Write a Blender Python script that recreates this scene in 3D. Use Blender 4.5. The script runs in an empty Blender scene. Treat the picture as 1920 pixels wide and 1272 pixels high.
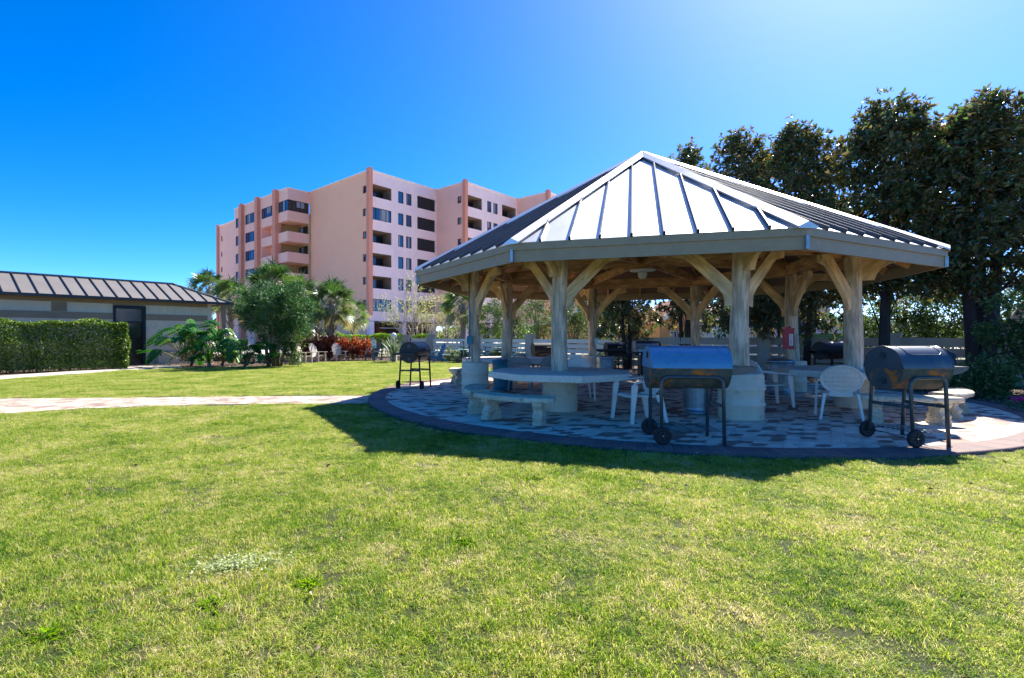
import bpy, math, random
import numpy as np
from mathutils import Vector, Matrix
PI=math.pi; R=math.radians
random.seed(7)
S=bpy.context.scene
COL=S.collection
# ------------------------------------------------------------------ camera model
F=982.0; X0=877.0; HZ=631.0; HC=1.45
def G(px,py,z=0.0):
    Y=F*(HC-z)/(py-HZ); return ((px-X0)/F*Y,Y)
def PX(px,Y): return (px-X0)/F*Y
def ZY(py,Y): return HC+(HZ-py)*Y/F
# ------------------------------------------------------------------ mesh builder
class MB:
    def __init__(s): s.v=[];s.f=[];s.uv=[];s.mi=[];s.sm=[]
    def add(s,vs,fs,mat=0,smooth=False,uv=None):
        b=len(s.v); s.v+= [tuple(p) for p in vs]
        for i,f in enumerate(fs):
            s.f.append(tuple(b+k for k in f)); s.mi.append(mat); s.sm.append(smooth)
            s.uv.append(uv[i] if uv else None)
        return s
    def box(s,cx,cy,cz,sx,sy,sz,rz=0,mat=0):
        c,n=math.cos(rz),math.sin(rz); vs=[]
        for dz in (-.5,.5):
            for dx,dy in ((-.5,-.5),(.5,-.5),(.5,.5),(-.5,.5)):
                x,y=dx*sx,dy*sy; vs.append((cx+x*c-y*n,cy+x*n+y*c,cz+dz*sz))
        return s.add(vs,[(3,2,1,0),(4,5,6,7),(0,1,5,4),(1,2,6,5),(2,3,7,6),(3,0,4,7)],mat)
    def beam(s,p0,p1,w,h,up=(0,0,1),mat=0,off=0):
        p0=Vector(p0);p1=Vector(p1);d=(p1-p0);L=d.length;d.normalize()
        up=Vector(up); sd=d.cross(up)
        if sd.length<1e-4: sd=d.cross(Vector((0,1,0)))
        sd.normalize(); u=sd.cross(d); vs=[]
        for p in (p0,p1):
            for a,b in ((-.5,-.5),(.5,-.5),(.5,.5),(-.5,.5)): vs.append(p+sd*(a*w)+u*(b*h+off))
        o=random.random()*9
        def q(l,o2): return [(o,o2),(o,o2+l),(o+L,o2+l),(o+L,o2)]
        fs=[(0,1,5,4),(1,2,6,5),(2,3,7,6),(3,0,4,7),(3,2,1,0),(4,5,6,7)]
        fs=[(0,4,5,1),(1,5,6,2),(2,6,7,3),(3,7,4,0),(0,1,2,3),(7,6,5,4)]
        uv=[]
        for k,l in enumerate((w,h,w,h)): uv.append([(o,k*3.3),(o+L,k*3.3),(o+L,k*3.3+l),(o,k*3.3+l)])
        uv+= [[(o,0),(o+.02,w),(o+.02,w+h),(o,h)]]*2
        return s.add(vs,fs,mat,uv=uv)
    def tube(s,pts,r,n=8,mat=0,cap=True,smooth=True):
        P=[Vector(p) for p in pts]; m=len(P)
        rr=r if isinstance(r,(list,tuple)) else [r]*m
        vs=[];prev=None;L=0;ls=[]
        for i,p in enumerate(P):
            d=(P[min(i+1,m-1)]-P[max(i-1,0)])
            if d.length<1e-9: d=Vector((0,0,1))
            d.normalize()
            if prev is None:
                a=Vector((0,0,1)) if abs(d.z)<.9 else Vector((1,0,0))
                x=d.cross(a).normalized()
            else:
                x=(prev-d*prev.dot(d))
                x=x.normalized() if x.length>1e-6 else d.cross(Vector((0,0,1))).normalized()
            prev=x; y=d.cross(x)
            if i: L+=(p-P[i-1]).length
            ls.append(L)
            for k in range(n):
                t=2*PI*k/n; vs.append(p+x*(math.cos(t)*rr[i])+y*(math.sin(t)*rr[i]))
        fs=[];uv=[]; o=random.random()*5; c=2*PI*max(rr)
        for i in range(m-1):
            for k in range(n):
                k2=(k+1)%n; fs.append((i*n+k,i*n+k2,(i+1)*n+k2,(i+1)*n+k))
                a,b=k/n*c,(k+1)/n*c
                uv.append([(o+ls[i],a),(o+ls[i],b),(o+ls[i+1],b),(o+ls[i+1],a)])
        s.add(vs,fs,mat,smooth,uv)
        if cap:
            b=len(s.v)-len(vs)
            s.f.append(tuple(b+k for k in range(n))[::-1]);s.mi.append(mat);s.sm.append(False);s.uv.append(None)
            s.f.append(tuple(b+(m-1)*n+k for k in range(n)));s.mi.append(mat);s.sm.append(False);s.uv.append(None)
        return s
    def lathe(s,prof,n=24,c=(0,0,0),mat=0,smooth=True,wob=None):
        vs=[]
        for r,z in prof:
            for k in range(n):
                t=2*PI*k/n; q=r*(wob(t,z) if wob else 1)
                vs.append((c[0]+q*math.cos(t),c[1]+q*math.sin(t),c[2]+z))
        m=len(prof);fs=[]
        for i in range(m-1):
            for k in range(n):
                k2=(k+1)%n; fs.append((i*n+k,i*n+k2,(i+1)*n+k2,(i+1)*n+k))
        fs2=[tuple(range(n))[::-1],tuple((m-1)*n+k for k in range(n))]
        b=len(s.v); s.add(vs,fs,mat,smooth)
        for f in fs2: s.f.append(tuple(b+k for k in f));s.mi.append(mat);s.sm.append(False);s.uv.append(None)
        return s
    def prism(s,poly,o,ax,ay,th,mat=0,center=True):
        o=Vector(o);ax=Vector(ax);ay=Vector(ay);n=ax.cross(ay).normalized()
        a=-.5*th if center else 0; b=a+th; m=len(poly)
        vs=[o+ax*x+ay*y+n*a for x,y in poly]+[o+ax*x+ay*y+n*b for x,y in poly]
        area=sum(poly[i][0]*poly[(i+1)%m][1]-poly[(i+1)%m][0]*poly[i][1] for i in range(m))
        o1=random.random()*7
        pu=[((x+y)*.7+o1,(x-y)*.7) for x,y in poly]
        fs=[tuple(range(m))[::-1],tuple(range(m,2*m))];uv=[pu[::-1],pu]
        for i in range(m):
            j=(i+1)%m; fs.append((i,j,m+j,m+i)); uv.append([pu[i],pu[j],(pu[j][0],pu[j][1]+th),(pu[i][0],pu[i][1]+th)])
        if area<0: fs=[f[::-1] for f in fs]; uv=[q[::-1] for q in uv]
        return s.add(vs,fs,mat,uv=uv)
    def build(s,name,mats,parent=None,loc=None,rz=0):
        me=bpy.data.meshes.new(name); me.from_pydata(s.v,[],s.f)
        if not isinstance(mats,(list,tuple)): mats=[mats]
        for m in mats: me.materials.append(m)
        me.polygons.foreach_set('material_index',s.mi); me.polygons.foreach_set('use_smooth',s.sm)
        if any(u is not None for u in s.uv):
            ul=me.uv_layers.new(name='UVMap'); buf=[]
            for f,u in zip(s.f,s.uv):
                for k in range(len(f)): buf+= list(u[k]) if u else [0.0,0.0]
            ul.data.foreach_set('uv',buf)
        me.update(); o=bpy.data.objects.new(name,me); COL.objects.link(o)
        if parent: o.parent=parent
        if loc: o.location=loc
        if rz: o.rotation_euler=(0,0,rz)
        return o
def tag(o,label=None,cat=None,group=None,kind=None):
    if label:o['label']=label
    if cat:o['category']=cat
    if group:o['group']=group
    if kind:o['kind']=kind
    return o
def thing(name,label,cat,loc=(0,0,0),rz=0,group=None):
    o=bpy.data.objects.new(name,None);COL.objects.link(o);o.location=loc;o.rotation_euler=(0,0,rz);o.empty_display_size=.2
    return tag(o,label,cat,group)
def dup(root,loc,rz=0,label=None,sc=None):
    r=root.copy();COL.objects.link(r);r.location=loc;r.rotation_euler=(0,0,rz)
    if label:r['label']=label
    if sc: r.scale=(sc,sc,sc) if not isinstance(sc,tuple) else sc
    for ch in list(root.children):
        c=ch.copy();COL.objects.link(c);c.parent=r
        for g in list(ch.children):
            d=g.copy();COL.objects.link(d);d.parent=c
    return r
# ------------------------------------------------------------------ materials
def nm(name):
    m=bpy.data.materials.new(name);m.use_nodes=True;nt=m.node_tree;nt.nodes.clear()
    out=nt.nodes.new('ShaderNodeOutputMaterial');b=nt.nodes.new('ShaderNodeBsdfPrincipled')
    nt.links.new(b.outputs[0],out.inputs[0]); return m,nt,b,out
def N(nt,t,**k):
    n=nt.nodes.new(t)
    for a,v in k.items():
        if a.startswith('i_'):
            key=a[2:]; n.inputs[int(key) if key.isdigit() else key].default_value=v
        else: setattr(n,a,v)
    return n
def c4(c): return (c[0],c[1],c[2],1)
def ramp(nt,stops,interp='LINEAR'):
    r=nt.nodes.new('ShaderNodeValToRGB');r.color_ramp.interpolation=interp;e=r.color_ramp.elements
    while len(e)<len(stops): e.new(.5)
    for i,(p,c) in enumerate(stops): e[i].position=p;e[i].color=c4(c)
    return r
def coord(nt,kind='Object',scale=(1,1,1),rot=(0,0,0)):
    t=N(nt,'ShaderNodeTexCoord');m=N(nt,'ShaderNodeMapping');m.inputs['Scale'].default_value=scale;m.inputs['Rotation'].default_value=rot
    nt.links.new(t.outputs[kind],m.inputs[0]);return m.outputs[0]
def mat(name,a,b=None,sc=4,rough=.7,metal=0,bump=.1,bsc=40,c=None,csc=15,cthr=(.55,.7),kind='Object',st=(1,1,1),spec=.5,detail=6,rvar=0,bdist=.02):
    m,nt,p,out=nm(name);L=nt.links;co=coord(nt,kind,st)
    n=N(nt,'ShaderNodeTexNoise',i_Scale=sc,i_Detail=detail,i_Roughness=.6);L.new(co,n.inputs['Vector'])
    b=b or tuple(x*.8 for x in a)
    r=ramp(nt,[(.32,a),(.68,b)]);L.new(n.outputs[0],r.inputs[0]);colo=r.outputs[0]
    if c:
        n2=N(nt,'ShaderNodeTexNoise',i_Scale=csc,i_Detail=8,i_Roughness=.65);L.new(co,n2.inputs['Vector'])
        mr=N(nt,'ShaderNodeMapRange');mr.inputs[1].default_value=cthr[0];mr.inputs[2].default_value=cthr[1];L.new(n2.outputs[0],mr.inputs[0])
        mx=N(nt,'ShaderNodeMix',data_type='RGBA');L.new(mr.outputs[0],mx.inputs[0]);L.new(colo,mx.inputs[6]);mx.inputs[7].default_value=c4(c);colo=mx.outputs[2]
    L.new(colo,p.inputs['Base Color']);p.inputs['Roughness'].default_value=rough;p.inputs['Metallic'].default_value=metal
    p.inputs['Specular IOR Level'].default_value=spec
    if rvar:
        mr=N(nt,'ShaderNodeMapRange');mr.inputs[3].default_value=rough-rvar;mr.inputs[4].default_value=rough+rvar
        L.new(n.outputs[0],mr.inputs[0]);L.new(mr.outputs[0],p.inputs['Roughness'])
    if bump:
        n3=N(nt,'ShaderNodeTexNoise',i_Scale=bsc,i_Detail=5);L.new(co,n3.inputs['Vector'])
        bp=N(nt,'ShaderNodeBump',i_Strength=bump,i_Distance=bdist);L.new(n3.outputs[0],bp.inputs['Height']);L.new(bp.outputs[0],p.inputs['Normal'])
    return m
def leafmat(name,a,b,under=None,rough=.45,trans=.35,c=None,tcol=None,spec=.5):
    m,nt,p,out=nm(name);L=nt.links
    at=N(nt,'ShaderNodeAttribute',attribute_name='tint')
    st=[(0,a),(.72 if c else 1,b)]
    if c: st.append((1,c))
    r=ramp(nt,st);L.new(at.outputs['Fac'],r.inputs[0]);colo=r.outputs[0]
    if under:
        g=N(nt,'ShaderNodeNewGeometry');mx=N(nt,'ShaderNodeMix',data_type='RGBA');L.new(g.outputs['Backfacing'],mx.inputs[0]);L.new(colo,mx.inputs[6]);mx.inputs[7].default_value=c4(under);colo=mx.outputs[2]
    L.new(colo,p.inputs['Base Color']);p.inputs['Roughness'].default_value=rough;p.inputs['Specular IOR Level'].default_value=spec
    if trans:
        t=N(nt,'ShaderNodeBsdfTranslucent');ms=N(nt,'ShaderNodeMixShader');ms.inputs[0].default_value=trans
        hs=N(nt,'ShaderNodeHueSaturation');hs.inputs['Value'].default_value=1.6;hs.inputs['Saturation'].default_value=1.1;L.new(colo,hs.inputs['Color'])
        L.new(hs.outputs[0],t.inputs[0]);L.new(p.outputs[0],ms.inputs[1]);L.new(t.outputs[0],ms.inputs[2]);L.new(ms.outputs[0],out.inputs[0])
    return m
def woodmat(name,a,b,c,rough=.75,bump=.25):
    m,nt,p,out=nm(name);L=nt.links
    co=coord(nt,'UV',(1.4,13,1));n=N(nt,'ShaderNodeTexNoise',i_Scale=1.6,i_Detail=8,i_Roughness=.65,i_Distortion=.4);L.new(co,n.inputs['Vector'])
    r=ramp(nt,[(.3,a),(.5,b),(.72,c)]);L.new(n.outputs[0],r.inputs[0])
    co2=coord(nt,'UV',(1,3,1));n2=N(nt,'ShaderNodeTexNoise',i_Scale=2.3,i_Detail=4);L.new(co2,n2.inputs['Vector'])
    r2=ramp(nt,[(.35,(.62,.6,.58)),(.65,(1.1,1.08,1.05))]);L.new(n2.outputs[0],r2.inputs[0])
    mx=N(nt,'ShaderNodeMix',data_type='RGBA',blend_type='MULTIPLY');mx.inputs[0].default_value=1;L.new(r.outputs[0],mx.inputs[6]);L.new(r2.outputs[0],mx.inputs[7])
    co3=coord(nt,'UV',(3.2,9,1));v=N(nt,'ShaderNodeTexVoronoi',i_Scale=1.0);L.new(co3,v.inputs['Vector'])
    r3=ramp(nt,[(0,(.25,.18,.12)),(.09,(.6,.5,.4)),(.14,(1,1,1))]);L.new(v.outputs['Distance'],r3.inputs[0])
    mx2=N(nt,'ShaderNodeMix',data_type='RGBA',blend_type='MULTIPLY');mx2.inputs[0].default_value=.8;L.new(mx.outputs[2],mx2.inputs[6]);L.new(r3.outputs[0],mx2.inputs[7])
    L.new(mx2.outputs[2],p.inputs['Base Color']);p.inputs['Roughness'].default_value=rough
    bp=N(nt,'ShaderNodeBump',i_Strength=bump,i_Distance=.01);L.new(n.outputs[0],bp.inputs['Height']);L.new(bp.outputs[0],p.inputs['Normal'])
    return m
def pavermat(name,cols,bw=.22,bh=.22,rot=0,kind='Object',mortar=(.22,.19,.16),warp=.06):
    m,nt,p,out=nm(name);L=nt.links;co=coord(nt,kind,(1,1,1),(0,0,rot))
    # interlocking outline: shift each brick's edges with a small regular wave
    sep=N(nt,'ShaderNodeSeparateXYZ');L.new(co,sep.inputs[0])
    def wave(src,per,amp):
        a=N(nt,'ShaderNodeMath',operation='MULTIPLY');a.inputs[1].default_value=2*PI/per;L.new(src,a.inputs[0])
        s=N(nt,'ShaderNodeMath',operation='SINE');L.new(a.outputs[0],s.inputs[0])
        q=N(nt,'ShaderNodeMath',operation='MULTIPLY');q.inputs[1].default_value=amp;L.new(s.outputs[0],q.inputs[0]);return q.outputs[0]
    ax=N(nt,'ShaderNodeMath',operation='ADD');L.new(sep.outputs[0],ax.inputs[0]);L.new(wave(sep.outputs[1],bh,warp*bw*3),ax.inputs[1])
    ay=N(nt,'ShaderNodeMath',operation='ADD');L.new(sep.outputs[1],ay.inputs[0]);L.new(wave(sep.outputs[0],bw,warp*bh*2),ay.inputs[1])
    cmb=N(nt,'ShaderNodeCombineXYZ');L.new(ax.outputs[0],cmb.inputs[0]);L.new(ay.outputs[0],cmb.inputs[1])
    br=N(nt,'ShaderNodeTexBrick',offset=.5);br.inputs['Scale'].default_value=1;br.inputs['Brick Width'].default_value=bw;br.inputs['Row Height'].default_value=bh
    br.inputs['Mortar Size'].default_value=.004;br.inputs['Mortar Smooth'].default_value=.2;br.inputs['Color1'].default_value=(0,0,0,1);br.inputs['Color2'].default_value=(1,1,1,1);br.inputs['Mortar'].default_value=(0,0,0,1)
    L.new(cmb.outputs[0],br.inputs['Vector'])
    r=ramp(nt,cols,'CONSTANT');L.new(br.outputs['Color'],r.inputs[0])
    n=N(nt,'ShaderNodeTexNoise',i_Scale=3,i_Detail=8,i_Roughness=.7);L.new(co,n.inputs['Vector'])
    r2=ramp(nt,[(.3,(.66,.64,.62)),(.7,(1.12,1.12,1.12))]);L.new(n.outputs[0],r2.inputs[0])
    mx=N(nt,'ShaderNodeMix',data_type='RGBA',blend_type='MULTIPLY');mx.inputs[0].default_value=1;L.new(r.outputs[0],mx.inputs[6]);L.new(r2.outputs[0],mx.inputs[7])
    n9=N(nt,'ShaderNodeTexNoise',i_Scale=180,i_Detail=3);L.new(co,n9.inputs['Vector'])
    r9=ramp(nt,[(.3,(.75,.75,.75)),(.7,(1.15,1.15,1.15))]);L.new(n9.outputs[0],r9.inputs[0])
    m9=N(nt,'ShaderNodeMix',data_type='RGBA',blend_type='MULTIPLY');m9.inputs[0].default_value=1;L.new(mx.outputs[2],m9.inputs[6]);L.new(r9.outputs[0],m9.inputs[7])
    mx2=N(nt,'ShaderNodeMix',data_type='RGBA');L.new(br.outputs['Fac'],mx2.inputs[0]);L.new(m9.outputs[2],mx2.inputs[6]);mx2.inputs[7].default_value=c4(mortar)
    L.new(mx2.outputs[2],p.inputs['Base Color']);p.inputs['Roughness'].default_value=.8
    inv=N(nt,'ShaderNodeMath',operation='SUBTRACT');inv.inputs[0].default_value=1;L.new(br.outputs['Fac'],inv.inputs[1])
    ad=N(nt,'ShaderNodeMath',operation='ADD');L.new(inv.outputs[0],ad.inputs[0]);L.new(n9.outputs[0],ad.inputs[1])
    bp=N(nt,'ShaderNodeBump',i_Strength=.4,i_Distance=.006);L.new(ad.outputs[0],bp.inputs['Height']);L.new(bp.outputs[0],p.inputs['Normal'])
    return m
def emis(name,c,s):
    m,nt,p,out=nm(name);p.inputs['Base Color'].default_value=c4(c);p.inputs['Emission Color'].default_value=c4(c);p.inputs['Emission Strength'].default_value=s;return m
M={}
M['wood']=woodmat('weathered_wood',(.30,.15,.065),(.62,.33,.14),(.74,.45,.22))
M['wood_lt']=woodmat('pale_brace_wood',(.56,.34,.16),(.82,.55,.28),(.90,.64,.37))
M['wood_gy']=woodmat('greyed_log_post',(.36,.25,.16),(.70,.51,.34),(.90,.75,.57),bump=.5)
M['wood_dk']=woodmat('dark_roof_boards',(.10,.055,.035),(.25,.14,.08),(.36,.21,.12))
M['fascia']=mat('painted_fascia',(.36,.265,.15),(.31,.225,.13),6,.6,bump=.15,bsc=30,c=(.12,.11,.08),csc=20,cthr=(.6,.75))
M['roof']=mat('standing_seam_metal',(.74,.73,.71),(.62,.61,.60),1.0,.45,metal=.8,bump=.08,bsc=2.5,rvar=.06,bdist=.06,c=(.50,.47,.42),csc=1.7,cthr=(.52,.8))
M['rib']=mat('seam_metal',(.09,.09,.10),(.06,.065,.07),3,.5,metal=.3,bump=0)
M['roof2']=mat('taupe_metal_roof',(.225,.20,.172),(.19,.17,.147),1.2,.55,metal=.2,bump=.03,bsc=3)
M['rib2']=mat('dark_seam',(.045,.04,.04),None,3,.5,bump=0)
M['stucco']=mat('cast_concrete',(.82,.67,.47),(.72,.58,.41),3,.85,bump=.4,bsc=60,c=(.34,.29,.22),csc=9,cthr=(.55,.8))
M['table']=mat('speckled_concrete_top',(.84,.72,.55),(.73,.62,.48),5,.7,bump=.25,bsc=120,c=(.38,.34,.28),csc=40,cthr=(.55,.7))
M['bench']=mat('weathered_cast_stone',(.72,.60,.41),(.54,.44,.29),6,.9,bump=.7,bsc=35,c=(.16,.14,.10),csc=14,cthr=(.52,.75))
M['plastic']=mat('white_resin',(.80,.73,.61),(.72,.66,.55),5,.4,bump=.03,c=(.5,.47,.4),csc=12,cthr=(.6,.8))
M['plastic_gy']=mat('grey_resin',(.35,.31,.27),(.28,.25,.22),5,.5,bump=.03)
M['blackp']=mat('black_enamel',(.010,.011,.014),(.016,.017,.02),6,.40,bump=.05,bsc=20,spec=.3)
M['steelp']=mat('sky_tinted_faded_paint',(.08,.25,.40),(.09,.27,.43),2.5,.36,metal=.2,bump=.05,bsc=15,c=(.07,.20,.31),csc=9,cthr=(.5,.75),rvar=.04)  # faded grey paint, with the blue of reflected sky put into its colour
M['steelp2']=mat('dark_grill_paint',(.06,.075,.09),(.09,.105,.12),2.5,.30,metal=.3,bump=.06,bsc=15,c=(.30,.20,.09),csc=3.1,cthr=(.60,.80),rvar=.05)
M['rust']=mat('rusty_firebox',(.045,.06,.06),(.13,.12,.095),7,.6,metal=0,spec=.2,bump=.3,bsc=25,c=(.52,.14,.025),csc=3.6,cthr=(.55,.63),rvar=.1)
M['tubep']=mat('painted_tube',(.045,.065,.075),(.08,.095,.10),12,.38,metal=.3,bump=.1,c=(.2,.1,.05),csc=18,cthr=(.62,.72))
M['tyre']=mat('black_tyre',(.015,.015,.016),None,8,.7,bump=.1)
M['galv']=mat('galvanized_steel',(.34,.42,.45),(.25,.31,.34),9,.42,metal=.85,bump=.05,bsc=12,rvar=.1)
M['teal']=mat('teal_can_paint',(.03,.20,.24),(.025,.15,.19),6,.45,metal=.3,bump=.06)
M['steel']=mat('stainless',(.6,.6,.6),None,5,.25,metal=1,bump=0)
M['red']=mat('red_enamel',(.55,.02,.035),(.48,.02,.03),8,.4,bump=.03)
M['white']=mat('white_paint',(.80,.78,.74),(.72,.70,.66),3,.6,bump=.08)
M['beige']=mat('beige_paint',(.46,.41,.31),(.40,.355,.27),3,.75,bump=.15,bsc=50)
M['dark']=mat('near_black',(.012,.013,.016),None,5,.5,bump=0)
M['pink']=mat('pink_stucco',(.94,.52,.38),(.91,.495,.36),.25,.9,bump=.3,bsc=12,c=(.86,.45,.38),csc=.5,cthr=(.5,.8),bdist=.05)
M['peach']=mat('peach_stucco',(.96,.49,.29),(.94,.47,.275),.22,.9,bump=.3,bsc=12,c=(.91,.43,.28),csc=.6,cthr=(.5,.8),bdist=.05)
M['lilac']=mat('lilac_stucco',(.93,.68,.62),(.90,.65,.60),.25,.9,bump=.3,bsc=12,c=(.80,.57,.58),csc=.5,cthr=(.5,.8),bdist=.05)
M['salmon']=mat('salmon_trim',(.74,.28,.17),(.68,.25,.155),.5,.85,bump=.1)
M['ochre']=mat('ochre_inner_wall',(.60,.38,.17),None,.5,.9,bump=.1)
def glass(name,c,r=.08):
    m,nt,p,out=nm(name);p.inputs['Base Color'].default_value=c4(c);p.inputs['Roughness'].default_value=r;p.inputs['Metallic'].default_value=.0;p.inputs['Specular IOR Level'].default_value=.9
    n=N(nt,'ShaderNodeTexNoise',i_Scale=.6);nt.links.new(coord(nt),n.inputs['Vector']);bp=N(nt,'ShaderNodeBump',i_Strength=.12,i_Distance=.1);nt.links.new(n.outputs[0],bp.inputs['Height']);nt.links.new(bp.outputs[0],p.inputs['Normal']);return m
M['glass']=glass('window_glass',(.02,.06,.13))
M['glassd']=glass('dark_glass',(.012,.014,.02),.15)
M['bark']=mat('grey_bark',(.16,.12,.09),(.09,.07,.055),8,.9,bump=.6,bsc=25)
M['barkd']=mat('dark_bark',(.05,.04,.035),(.03,.025,.022),8,.9,bump=.6,bsc=25)
M['barkp']=mat('pale_bark',(.45,.37,.29),(.34,.28,.22),5,.85,bump=.3,bsc=20)
M['palmbark']=mat('palm_bark',(.36,.30,.24),(.15,.12,.10),14,.9,bump=.8,bsc=18,st=(1,1,.4))
M['mulch']=mat('mulch',(.13,.075,.045),(.06,.04,.028),14,.95,bump=1,bsc=60,c=(.36,.27,.18),csc=45,cthr=(.58,.66),bdist=.04)
M['concrete']=mat('concrete_walk',(.52,.46,.38),(.44,.39,.32),2,.85,bump=.2,bsc=60)
M['soil']=mat('far_ground',(.16,.17,.08),(.22,.2,.12),.2,.95,bump=.3,bsc=3)
M['lot']=mat('pale_bounce_lot',(.70,.64,.54),(.62,.57,.48),.3,.9,bump=.2,bsc=10)  # lot surface made pale to bounce sunlight up onto the apartment walls
M['balc']=mat('shaded_balcony_wall',(.26,.18,.13),(.22,.15,.11),1,.9,bump=0)  # recess shade and tinted screens darkened into the side wall colour
M['balcb']=mat('shaded_brown_back',(.11,.075,.06),(.08,.06,.05),1,.9,bump=0)  # brown back wall, deepened to carry the shade inside the balcony
M['curtain']=mat('pale_curtain',(.30,.31,.33),(.24,.25,.27),1,.9,bump=0)
M['asphalt']=mat('asphalt',(.06,.06,.062),(.075,.075,.075),1,.9,bump=.3,bsc=60)
M['mag']=leafmat('magnolia_leaf',(.034,.082,.030),(.095,.155,.042),under=(.13,.10,.04),rough=.3,trans=.38,c=(.27,.18,.055),spec=.5)
M['ole']=leafmat('oleander_leaf',(.018,.065,.018),(.06,.15,.03),rough=.5,trans=.22,c=(.14,.25,.06))
M['shrub']=leafmat('shrub_leaf',(.04,.085,.02),(.11,.17,.04),rough=.45,trans=.38,c=(.24,.27,.10))
M['hedge']=leafmat('hedge_leaf',(.045,.10,.014),(.14,.23,.03),rough=.35,trans=.28,c=(.30,.36,.06))
M['palm']=leafmat('palm_frond',(.04,.10,.02),(.13,.19,.05),rough=.4,trans=.3,c=(.34,.30,.13))
M['lime']=leafmat('lime_leaf',(.30,.32,.08),(.52,.50,.18),rough=.5,trans=.4)
M['philo']=leafmat('philodendron_leaf',(.03,.12,.02),(.10,.27,.03),rough=.25,trans=.4,c=(.22,.40,.05))
M['redleaf']=leafmat('cordyline_leaf',(.13,.022,.018),(.36,.06,.025),rough=.4,trans=.3,c=(.55,.30,.12))
M['brightg']=leafmat('bright_hedge_leaf',(.12,.24,.02),(.28,.42,.04),rough=.45,trans=.4)
M['agave']=leafmat('agave_leaf',(.10,.15,.08),(.25,.28,.18),rough=.4,trans=.2)
PAV=[(0,(.86,.76,.60)),(.36,(.80,.68,.52)),(.56,(.72,.59,.44)),(.70,(.36,.21,.15)),(.86,(.30,.17,.125))]
M['paver']=pavermat('interlocking_pavers',PAV,.20,.17,R(4))
M['pathp']=pavermat('path_pavers',[(0,(.58,.49,.38)),(.45,(.50,.41,.31)),(.72,(.34,.23,.17))],.20,.17,R(4))
M['border']=pavermat('border_bricks',[(0,(.20,.125,.115)),(.4,(.25,.15,.13)),(.7,(.17,.105,.10))],.11,.40,0,'UV',(.07,.05,.05),0)
# ------------------------------------------------------------------ foliage helpers
rng=np.random.default_rng(11)
def unit(v): return v/np.maximum(np.linalg.norm(v,axis=-1,keepdims=True),1e-9)
def npmesh(name,V,Fc,mats,tint=None,parent=None,loc=None,smooth=False,mi=None):
    me=bpy.data.meshes.new(name); n=len(Fc);k=Fc.shape[1]
    me.vertices.add(len(V));me.vertices.foreach_set('co',V.astype(np.float32).ravel())
    me.loops.add(n*k);me.loops.foreach_set('vertex_index',Fc.astype(np.int32).ravel())
    me.polygons.add(n);me.polygons.foreach_set('loop_start',np.arange(0,n*k,k,dtype=np.int32))
    if smooth: me.polygons.foreach_set('use_smooth',np.ones(n,bool))
    if mi is not None: me.polygons.foreach_set('material_index',mi.astype(np.int32))
    if tint is not None:
        a=me.attributes.new('tint','FLOAT','POINT');a.data.foreach_set('value',tint.astype(np.float32))
    for m in (mats if isinstance(mats,(list,tuple)) else [mats]): me.materials.append(m)
    me.update(calc_edges=True);me.validate()
    o=bpy.data.objects.new(name,me);COL.objects.link(o)
    if parent:o.parent=parent
    if loc:o.location=loc
    return o
def leaves(C,D,L,W,tint=None,fold=.25,droop=0,nrm=None):
    """C base points, D directions, L,W lengths/widths -> folded leaf of two triangles pairs"""
    n=len(C);D=unit(D)
    if nrm is None: nrm=rng.normal(size=(n,3))
    Sd=unit(np.cross(D,nrm));U=np.cross(Sd,D)
    L=np.broadcast_to(np.asarray(L,float),(n,))[:,None];W=np.broadcast_to(np.asarray(W,float),(n,))[:,None]
    mid=C+D*L*.5
    tip=C+D*L; tip=tip-np.array([0,0,1])*droop*L
    a=mid+Sd*W*.5+U*W*fold; b=mid-Sd*W*.5+U*W*fold
    V=np.stack([C,a,tip,b],1).reshape(-1,3)
    i=np.arange(n)[:,None]*4
    Fc=np.concatenate([i+np.array([0,1,2]),i+np.array([0,2,3])],1).reshape(-1,3)
    t=rng.random(n) if tint is None else tint
    return V,Fc,np.repeat(t,4)
def cat(parts):
    o=0;Vs=[];Fs=[];Ts=[]
    for V,Fc,T in parts: Vs.append(V);Fs.append(Fc+o);Ts.append(T);o+=len(V)
    return np.concatenate(Vs),np.concatenate(Fs),np.concatenate(Ts)
def crown_pts(n,ctr,rad,ncl,clr,shell=.5,zsq=1.0,shape=None):
    """clumped points in an ellipsoid; returns points and outward dirs"""
    q=unit(rng.normal(size=(ncl,3)))*(shell+(1-shell)*rng.random((ncl,1)))
    q=q*(1+.18*rng.normal(size=(ncl,1)))
    if shape is not None: q=shape(q)
    cc=np.array(ctr)+q*np.array(rad)
    idx=rng.integers(0,ncl,n)
    off=unit(rng.normal(size=(n,3)))*rng.random((n,1))**.5*clr*(0.5+rng.random(ncl)[idx][:,None])
    P=cc[idx]+off
    return P,unit(unit(off)+unit(P-np.array(ctr))*.7+np.array([0,0,.25])),cc
def leafy(name,n,ctr,rad,ncl,clr,L,W,m,parent=None,shell=.5,shape=None,jit=.5,droop=.1,whorl=1,zmin=None):
    P,D,cc=crown_pts(n//whorl,ctr,rad,ncl,clr,shell,shape=shape)
    if zmin is not None:
        k=P[:,2]>zmin;P=P[k];D=D[k]
    if whorl>1:
        P=np.repeat(P,whorl,0);D=np.repeat(D,whorl,0);D=unit(D*.6+rng.normal(size=D.shape)*.75)
    else: D=unit(D+rng.normal(size=D.shape)*jit)
    k=len(P)
    V,Fc,T=leaves(P,D,L*(.7+.6*rng.random(k)),W*(.7+.6*rng.random(k)),droop=droop)
    return npmesh(name,V,Fc,m,T,parent),cc
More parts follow.
